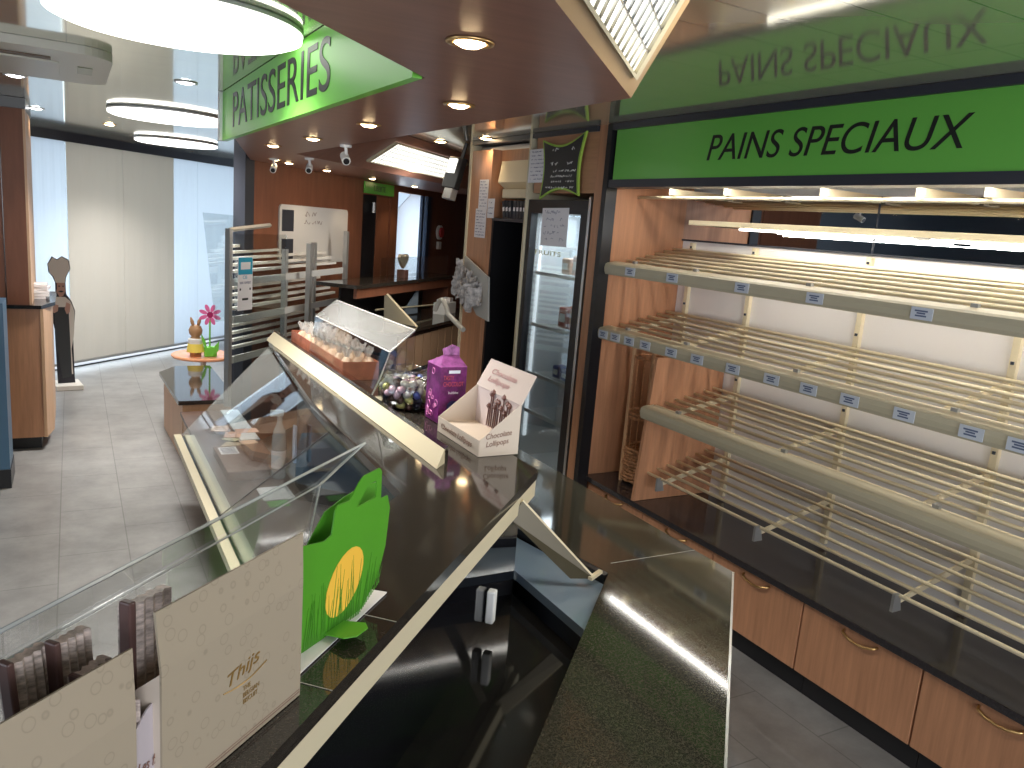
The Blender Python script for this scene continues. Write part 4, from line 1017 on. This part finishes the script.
# payment poster on the glass
Mp = frame_of(pc(.965, -.037, 1.30), Dc, (0, 0, 1))
t = thing('payment_sign', 'blue and white card payment sign on the glass shelf unit', 'sign', pc(.96, -.04, 1.1))
bm = B(); box(bm, 0, .17, -.17, .20, 0, .002, Mp); part('sheet', bm, paper, t)
bm = B(); box(bm, .004, .166, .08, .198, .002, .003, Mp); part('blue_panel', bm, mat('cyan_print', (.03, .36, .55), .4), t)
bm = B(); box(bm, .03, .14, .115, .165, .003, .004, Mp, bev=.0); part('white_patch', bm, paper, t)
text('lettering', 'CB', Mp @ Matrix.Translation((.055, .05, .002)), .05, .022, mat('cyan_text', (.03, .36, .55), .4), t, thick=.0008)
text('lettering', 'sans contact', Mp @ Matrix.Translation((.02, .015, .002)), .13, .018, scr, t, thick=.0008)
bm = B(); box(bm, .05, .12, -.10, -.085, .002, .003, Mp); box(bm, .02, .035, -.03, -.015, .002, .003, Mp); box(bm, .135, .15, -.03, -.015, .002, .003, Mp); part('print_mark', bm, letter, t)
# whiteboard on the wall
Mw = frame_of(Vector((1.43, 6.48, 1.415))+Dn*.012, Dc, (0, 0, 1))
t = thing('whiteboard', 'white menu board with faint handwriting on the brown wall', 'whiteboard', Mw.translation)
def rrect(w, h, r, n=5):
    P = []
    for cx, cy, a0 in ((w-r, r, -PI/2), (w-r, h-r, 0), (r, h-r, PI/2), (r, r, PI)):
        for i in range(n+1): a = a0+PI/2*i/n; P.append((cx+r*math.cos(a), cy+r*math.sin(a)))
    return P
part('board', prism(B(), rrect(1.12, .47, .035), -.01, .004, Mw), mat('board_white', (.58, .56, .54), .35), t)
bm = B(); scribble(bm, Mw, .33, .62, .39, .05, 4, .006, .0028); scribble(bm, Mw, .36, .66, .33, .035, 8, .006, .0025); part('handwriting', bm, mat('marker', (.30, .24, .22), .5), t)
for z, h in ((.26, .17), (.03, .17)):
    bm = B(); box(bm, .03, .2, z, z+h, .0042, .0062, Mw); part('dark_panel', bm, darktrim, t)
# small green sign over the door
Ms = frame_of(Vector((2.44, 7.49, 2.06))+Dn*.02, Dc, (0, 0, 1))
t = thing('door_sign', 'small green sign above the dark door at the back', 'sign', Ms.translation)
part('panel', box(B(), 0, .66, 0, .11, -.012, 0, Ms), green, t); text('lettering', 'LIBERTE', Ms @ Matrix.Translation((.2, .03, 0)), .26, .05, letter, t)
# window ledge screen, balloon shaped decoration and alarm
t = thing('fire_alarm', 'round red and white fire alarm on the back wall', 'alarm', (3.85, 8.9, 1.75))
Ma = frame_of(Vector((3.86, 8.91, 1.72))+Dn*.003, Dc, (0, 0, 1))
bm = B(); lathe(bm, [(0, 0), (.085, 0), (.085, .03), (0, .03)], (0, 0, 0), 28); bm.transform(Ma); part('white_ring', bm, white, t)
bm = B(); lathe(bm, [(0, .0301), (.06, .0301), (.06, .05), (0, .055)], (0, 0, 0), 28); bm.transform(Ma); part('red_dome', bm, mat('alarm_red', (.5, .05, .05), .4), t)
part('call_box', box(B(), -.045, .045, -.20, -.11, 0, .03, Ma), white, t)
# back counter run parallel to the wall
t = thing('back_counter', 'dark topped back counter with brown drawer fronts', 'counter', (3.0, 6.9, 0))
def kk(xa, xb, k1, k2): return [(xa-k1/2*0, xa+k1), (xb, xb+k1), (xb-(k2-k1)/2, xb+k1+(k2-k1)/2), (xa-(k2-k1)/2, xa+k1+(k2-k1)/2)]
part('granite_top', prism(B(), kk(2.2, 3.75, 3.55, 4.3), .945, .97), gran, t)
part('body', prism(B(), kk(2.22, 3.72, 3.60, 4.3), 0, .944), black, t)
for i in range(12):
    x = 2.24+.123*i; bm = B(); prism(bm, kk(x, x+.108, 3.585, 3.60), .62, .90); part('drawer_front', bm, mat('tan_front', (.42, .28, .18), .5) if i == 0 else MATS['tan_front'], t)
for i in range(12):
    x = 2.24+.123*i; bm = B(); prism(bm, kk(x, x+.108, 3.585, 3.60), .30, .58); part('drawer_front', bm, MATS['tan_front'], t)
t = thing('back_display', 'raised dark granite bar with glass at the back counter', 'counter', (2.6, 6.7, .97))
part('granite_bar', prism(B(), kk(1.93, 3.55, 4.05, 4.55), 1.28, 1.31), gran, t)
part('apron', prism(B(), kk(1.95, 3.50, 4.08, 4.12), 1.20, 1.279), redwood, t)
part('rear_panel', prism(B(), kk(1.95, 3.40, 4.50, 4.53), .0, 1.279), black, t)
part('end_panel', prism(B(), kk(3.40, 3.5, 4.1, 4.5), .971, 1.279), redwood, t)
bm = B(); slab(bm, [(2.35, 6.43, .975), (2.35, 6.45, 1.22), (2.52, 6.12, .975)], .03); part('triangular_bracket', bm, cream, t)
bm = B(); tube(bm, [(2.25, 6.42, 1.07), (3.35, 7.40, 1.03)], .008, 6); part('glass_rail', bm, cream, t)
bm = B(); slab(bm, [(2.62, 6.78, .98), (2.86, 6.98, .98), (2.86, 6.98, 1.22)], .008); part('glass_triangle', bm, bluep, t)
bm = B(); slab(bm, [(2.35, 6.62, 1.312), (3.5, 7.77, 1.312), (3.5, 7.77, 1.50), (2.35, 6.62, 1.50)], .005); part('glass_screen', bm, glass, t)
t = thing('heart_ornament', 'pale heart shaped ornament standing before the back window', 'ornament', (2.72, 7.05, 1.31))
bm = B(); M = frame_of((2.66, 6.97, 1.41), Dc, (0, 0, 1)); P = []
for i in range(24):
    a = 2*PI*i/24; P.append((.0058*16*math.sin(a)**3*1.05+.06, .0050*(13*math.cos(a)-5*math.cos(2*a)-2*math.cos(3*a))+.06))
prism(bm, P, -.015, .015, M); part('heart', bm, mat('heart_beige', (.55, .47, .36), .6), t)
part('foot', box(B(), .02, .10, -.10, -.03, -.04, .04, M), mat('foot_brown', (.2, .1, .08), .5), t)
t = thing('sugar_box', 'white divided holder at the right end of the back counter', 'holder', (3.42, 7.3, .97))
M = T((3.12, 6.93, .971), PI/4); bm = B(); box(bm, 0, .30, 0, .12, 0, .11, M); part('box', bm, white, t)
bm = B(); box(bm, .03, .1, .02, .1, .111, .14, M); box(bm, .18, .26, .02, .1, .111, .15, M); part('contents', bm, paper, t)
# monitor bracket high at the right
t = thing('wall_monitor', 'small monitor on a black bracket high beside the long louvre lamp', 'monitor', (2.45, 5.55, 2.2))
M = Matrix.Translation((2.46, 5.42, 2.26)) @ Matrix.Rotation(.25, 4, 'Y') @ Matrix.Rotation(.3, 4, 'Z')
part('casing', box(B(), 0, .05, -.05, .10, -.17, .06, M, bev=.005), black, t)
part('lit_screen', box(B(), -.008, 0, .0, .085, -.06, .045, M), mat('screen_glow', (1, 1, .95), .4, emit=(1, .98, .9), es=1.4), t)
bm = B(); tube(bm, [(2.50, 5.42, 2.31), (2.53, 5.42, CEIL-.01)], .015, 8); part('bracket', bm, black, t)
part('lower_box', box(B(), .0, .06, -.03, .06, -.25, -.17, M, bev=.005), alum, t)
# security cameras under the soffit
def seccam(x, y, lab, az):
    t = thing('security_camera', lab, 'camera', (x, y, SOF), group='white security cameras')
    bm = B(); lathe(bm, [(0, -.001), (.03, -.001), (.028, -.012), (0, -.012)], (x, y, SOF), 18); part('base', bm, white, t)
    bm = B(); tube(bm, [(x, y, SOF-.01), (x+.005, y, SOF-.05)], .008, 8); part('stem', bm, white, t)
    d = Vector((math.cos(az), math.sin(az), -.45)).normalized(); c = Vector((x, y, SOF-.065))
    bm = B(); tube(bm, [c-d*.04, c+d*.035], .021, 14); part('body', bm, white, t, smooth=False)
    bm = B(); tube(bm, [c+d*.0352, c+d*.040], .015, 14); part('lens', bm, black, t)
seccam(1.22, 5.70, 'white security camera under the soffit nearest the blinds', -1.9)
seccam(1.34, 5.22, 'white security camera in the middle of the soffit, above the whiteboard', -1.9)
seccam(1.185, 3.93, 'white security camera beside the small louvre lamp', -1.7)

# round orange table with rabbit and flower
t = thing('round_table', 'small round orange table in front of the pale blue blinds', 'table', (1.05, 7.75, 0))
om = mat('orange_plastic', (.85, .40, .22), .25)
bm = B(); lathe(bm, [(0, .43), (.27, .43), (.28, .44), (.28, .452), (.27, .46), (0, .46)], (1.05, 7.75, 0), 40); part('top', bm, om, t)
bm = B(); lathe(bm, [(0, 0), (.16, 0), (.16, .015), (.025, .03), (.025, .43), (0, .43)], (1.05, 7.75, 0), 24); part('pedestal', bm, white, t)
t = thing('rabbit_figure', 'brown chocolate rabbit figure with a yellow skirt on the round table', 'figure', (.97, 7.6, .461))
x, y = .965, 7.62; rb = mat('rabbit_brown', (.42, .24, .12), .5)
bm = B(); lathe(bm, [(0, .0), (.05, 0), (.05, .03), (.06, .06), (.062, .13), (.045, .17), (.035, .185), (.055, .21), (.06, .245), (.045, .28), (0, .295)], (x, y, .461), 24); part('body', bm, rb, t, smooth=True)
bm = B(); lathe(bm, [(.055, .045), (.078, .045), (.066, .12), (.060, .12)], (x, y, .461), 24); part('yellow_skirt', bm, mat('skirt_yellow', (.85, .68, .12), .5), t)
bm = B(); lathe(bm, [(.062, .121), (.064, .16), (.05, .17)], (x, y, .461), 24); part('white_top', bm, white, t)
for s in (-1, 1):
    bm = B(); tube(bm, [(x+s*.02, y, .461+.28), (x+s*.03, y, .461+.32), (x+s*.042, y, .461+.36)], [.012, .017, .006], 10); part('ear', bm, rb, t, smooth=True)
t = thing('flower_ornament', 'pink flower ornament with green leaves on the round table', 'ornament', (1.1, 7.6, .461))
x, y = 1.085, 7.60; gm = mat('leaf_green', (.18, .58, .07), .4); pk_ = mat('petal_pink', (.85, .18, .42), .4)
bm = B(); tube(bm, [(x, y, .465), (x, y, .83)], .008, 8); part('stem', bm, gm, t)
bm = B(); box(bm, x-.05, x+.06, y-.03, y+.03, .4615, .555, bev=.01); part('green_pot', bm, gm, t)
bm = B(); slab(bm, [(x-.015, y-.035, .47), (x-.075, y-.035, .62), (x-.08, y-.035, .68), (x-.045, y-.035, .62)], .008); part('leaf', bm, gm, t)
bm = B(); slab(bm, [(x+.015, y-.035, .47), (x+.04, y-.035, .57), (x+.075, y-.035, .61), (x+.07, y-.035, .52)], .008); part('leaf', bm, gm, t)
for i in range(8):
    a = 2*PI*(i+.5)/8; bm = B(); ring = []
    for q in range(14):
        b_ = 2*PI*q/14; lx = .062+.038*math.cos(b_); ly = .018*math.sin(b_)
        ring.append((x+lx*math.cos(a)-ly*math.sin(a), y-.01, .85+lx*math.sin(a)+ly*math.cos(a)))
    slab(bm, ring, .008); part('petal', bm, pk_, t)
bm = B(); lathe(bm, [(0, 0), (.028, 0), (.022, .012), (0, .016)], (0, 0, 0), 18); bm.transform(frame_of((x, y-.011, .85), (-1, 0, 0), (0, 0, 1)) @ Matrix.Rotation(0, 4, 'X')); part('flower_centre', bm, mat('centre_magenta', (.4, .02, .12), .4), t)
# second brown figure behind the glass
t = thing('bear_figure', 'brown plush figure seen through the glass beside the flower', 'figure', (1.42, 7.97, .461))
bm = B(); lathe(bm, [(0, 0), (.09, 0), (.10, .08), (.07, .17), (.05, .19), (.075, .23), (.075, .29), (.04, .335), (0, .34)], (1.42, 7.97, .461), 20); part('body', bm, mat('plush_brown', (.30, .17, .10), .8, noise=(.3, 60)), t, smooth=True)
for s in (-1, 1):
    bm = B(); bmesh.ops.create_uvsphere(bm, u_segments=10, v_segments=8, radius=.025); bm.transform(Matrix.Translation((1.42+s*.06, 7.97, .79))); part('ear', bm, MATS['plush_brown'], t, smooth=True)
bm = B(); lathe(bm, [(0, 0), (.12, 0), (.12, .44), (.13, .46), (0, .461)], (1.42, 7.97, 0), 28); tag(part('display_stand', bm, beech_pale), 'round pale stand under the brown plush figure', 'stand')

# ---------------------------------------------------------------- left side: cabinets, chef cut-out, blue pillar
t = thing('corner_cabinet', 'waist high wooden cabinet at the left edge under the tall one', 'cabinet', (-.5, 6.6, 0))
part('body', prism(B(), [(-1.3, 6.40), (-.21, 6.40), (-.175, 6.5), (-.175, 7.3), (-1.3, 7.3)], .10, 1.03), beech, t)
part('pale_side', prism(B(), [(-.209, 6.395), (-.19, 6.395), (-.15, 6.62), (-.15, 7.3), (-.174, 7.3), (-.174, 6.5)], .10, 1.03), beech_pale, t)
part('plinth', box(B(), -1.28, -.23, 6.47, 7.25, 0, .10), black, t)
part('counter_top', prism(B(), [(-1.3, 6.37), (-.20, 6.37), (-.12, 6.62), (-.12, 7.3), (-1.3, 7.3)], 1.03, 1.055), edge_black, t)
t = thing('tall_cabinet', 'tall wooden wall cabinet rising to the ceiling at the left edge', 'cabinet', (-.7, 6.8, 1.055))
part('carcass', box(B(), -1.3, -.27, 6.40, 7.2, 1.056, 2.36), redwood, t)
part('edge_strip', box(B(), -.27, -.255, 6.40, 7.2, 1.056, 2.36), beech_pale, t)
part('crown', box(B(), -1.3, -.25, 6.38, 7.22, 2.36, 2.428), black, t)
part('door_gap', box(B(), -.405, -.40, 6.397, 6.40, 1.06, 2.35), edge_black, t)
for i in range(5):
    bm = B(); box(bm, -.09-.02, .05-.02, -.1, .1, 0, .02, T((-.20+.01*(i % 2), 6.85, 1.056+.0215*i), .1*(i % 3-1)))
    tag(part('paper_stack' if False else 'paper_pad', bm, paper), ['lowest white paper pad of the stack on the left cabinet', 'second lowest paper pad on the left cabinet', 'middle paper pad of the stack on the left cabinet', 'second highest paper pad on the left cabinet', 'topmost paper pad on the left cabinet'][i], 'paper pad', 'paper pads stacked on the left cabinet')
struct('wall_blue_pillar', box(B(), -1.2, -.375, 5.60, 5.9, .04, 1.16), mat('blue_grey_panel', (.08, .17, .27), .3))
struct('baseboard_left', box(B(), -1.2, -.37, 5.59, 5.92, 0, .12), black)
# chef cut-out
t = thing('chef_cutout', 'flat painted chef figure board with tall hat before the blinds', 'cut-out', (-.09, 8.5, 0))
Mc = frame_of((-.185, 8.5, 0), (1, .15, 0), (0, 0, 1)) @ Matrix.Diagonal((.82, .95, 1, 1))
def flat(name, pts, z, m, th=.008): 
    bm = B(); prism(bm, pts, z-th, z, Mc); part(name, bm, m, t)
skin = mat('painted_skin', (.50, .30, .24), .6); wht = mat('painted_white', (.74, .70, .64), .6); blk = mat('painted_black', (.03, .03, .04), .6)
flat('outline_board', [(.04, .05), (.025, .60), (-.01, .78), (.015, .93), (.045, .95), (.045, 1.06), (.02, 1.12), (-.018, 1.16), (-.026, 1.24), (.02, 1.315), (.07, 1.288), (.12, 1.32), (.187, 1.288), (.203, 1.2), (.157, 1.12), (.148, 1.06), (.152, .95), (.20, .885), (.238, .78), (.21, .5), (.215, .12), (.22, .05)], 0, blk)
flat('chef_hat', [(.05, 1.06), (.03, 1.12), (-.01, 1.16), (-.018, 1.24), (.025, 1.305), (.07, 1.28), (.12, 1.31), (.18, 1.28), (.195, 1.2), (.15, 1.12), (.14, 1.06)], .006, wht, .005)
flat('face', [(.055, 1.06), (.138, 1.06), (.145, .98), (.12, .93), (.085, .92), (.055, .97)], .007, skin, .005)
flat('scarf_and_jacket', [(.05, .92), (.14, .92), (.19, .88), (.23, .78), (.22, .55), (.19, .40), (.20, .14), (.16, .14), (.15, .8), (.05, .82), (.0, .80), (.02, .9)], .006, wht, .005)
flat('apron', [(.03, .82), (.17, .82), (.185, .12), (.09, .10), (.04, .4), (.03, .6)], .009, mat('apron_black', (.045, .05, .055), .6), .004)
flat('hand', [(.0, .80), (.03, .85), (.07, .84), (.06, .78), (.02, .76)], .013, skin, .003); flat('hand', [(.13, .80), (.15, .87), (.19, .85), (.18, .77), (.15, .75)], .013, skin, .003)
for a in (.075, .115): flat('eye', [(a, 1.02), (a+.014, 1.02), (a+.014, 1.033), (a, 1.033)], .009, blk, .002)
flat('moustache', [(.07, .975), (.10, .985), (.13, .975), (.10, .965)], .009, blk, .002)
flat('hair', [(.045, 1.06), (.06, 1.06), (.06, .99), (.045, 1.0)], .009, blk, .002)
bm = B(); box(bm, .0, .28, 0, .05, -.16, .14, Mc, bev=.006); part('foot_block', bm, wht, t)
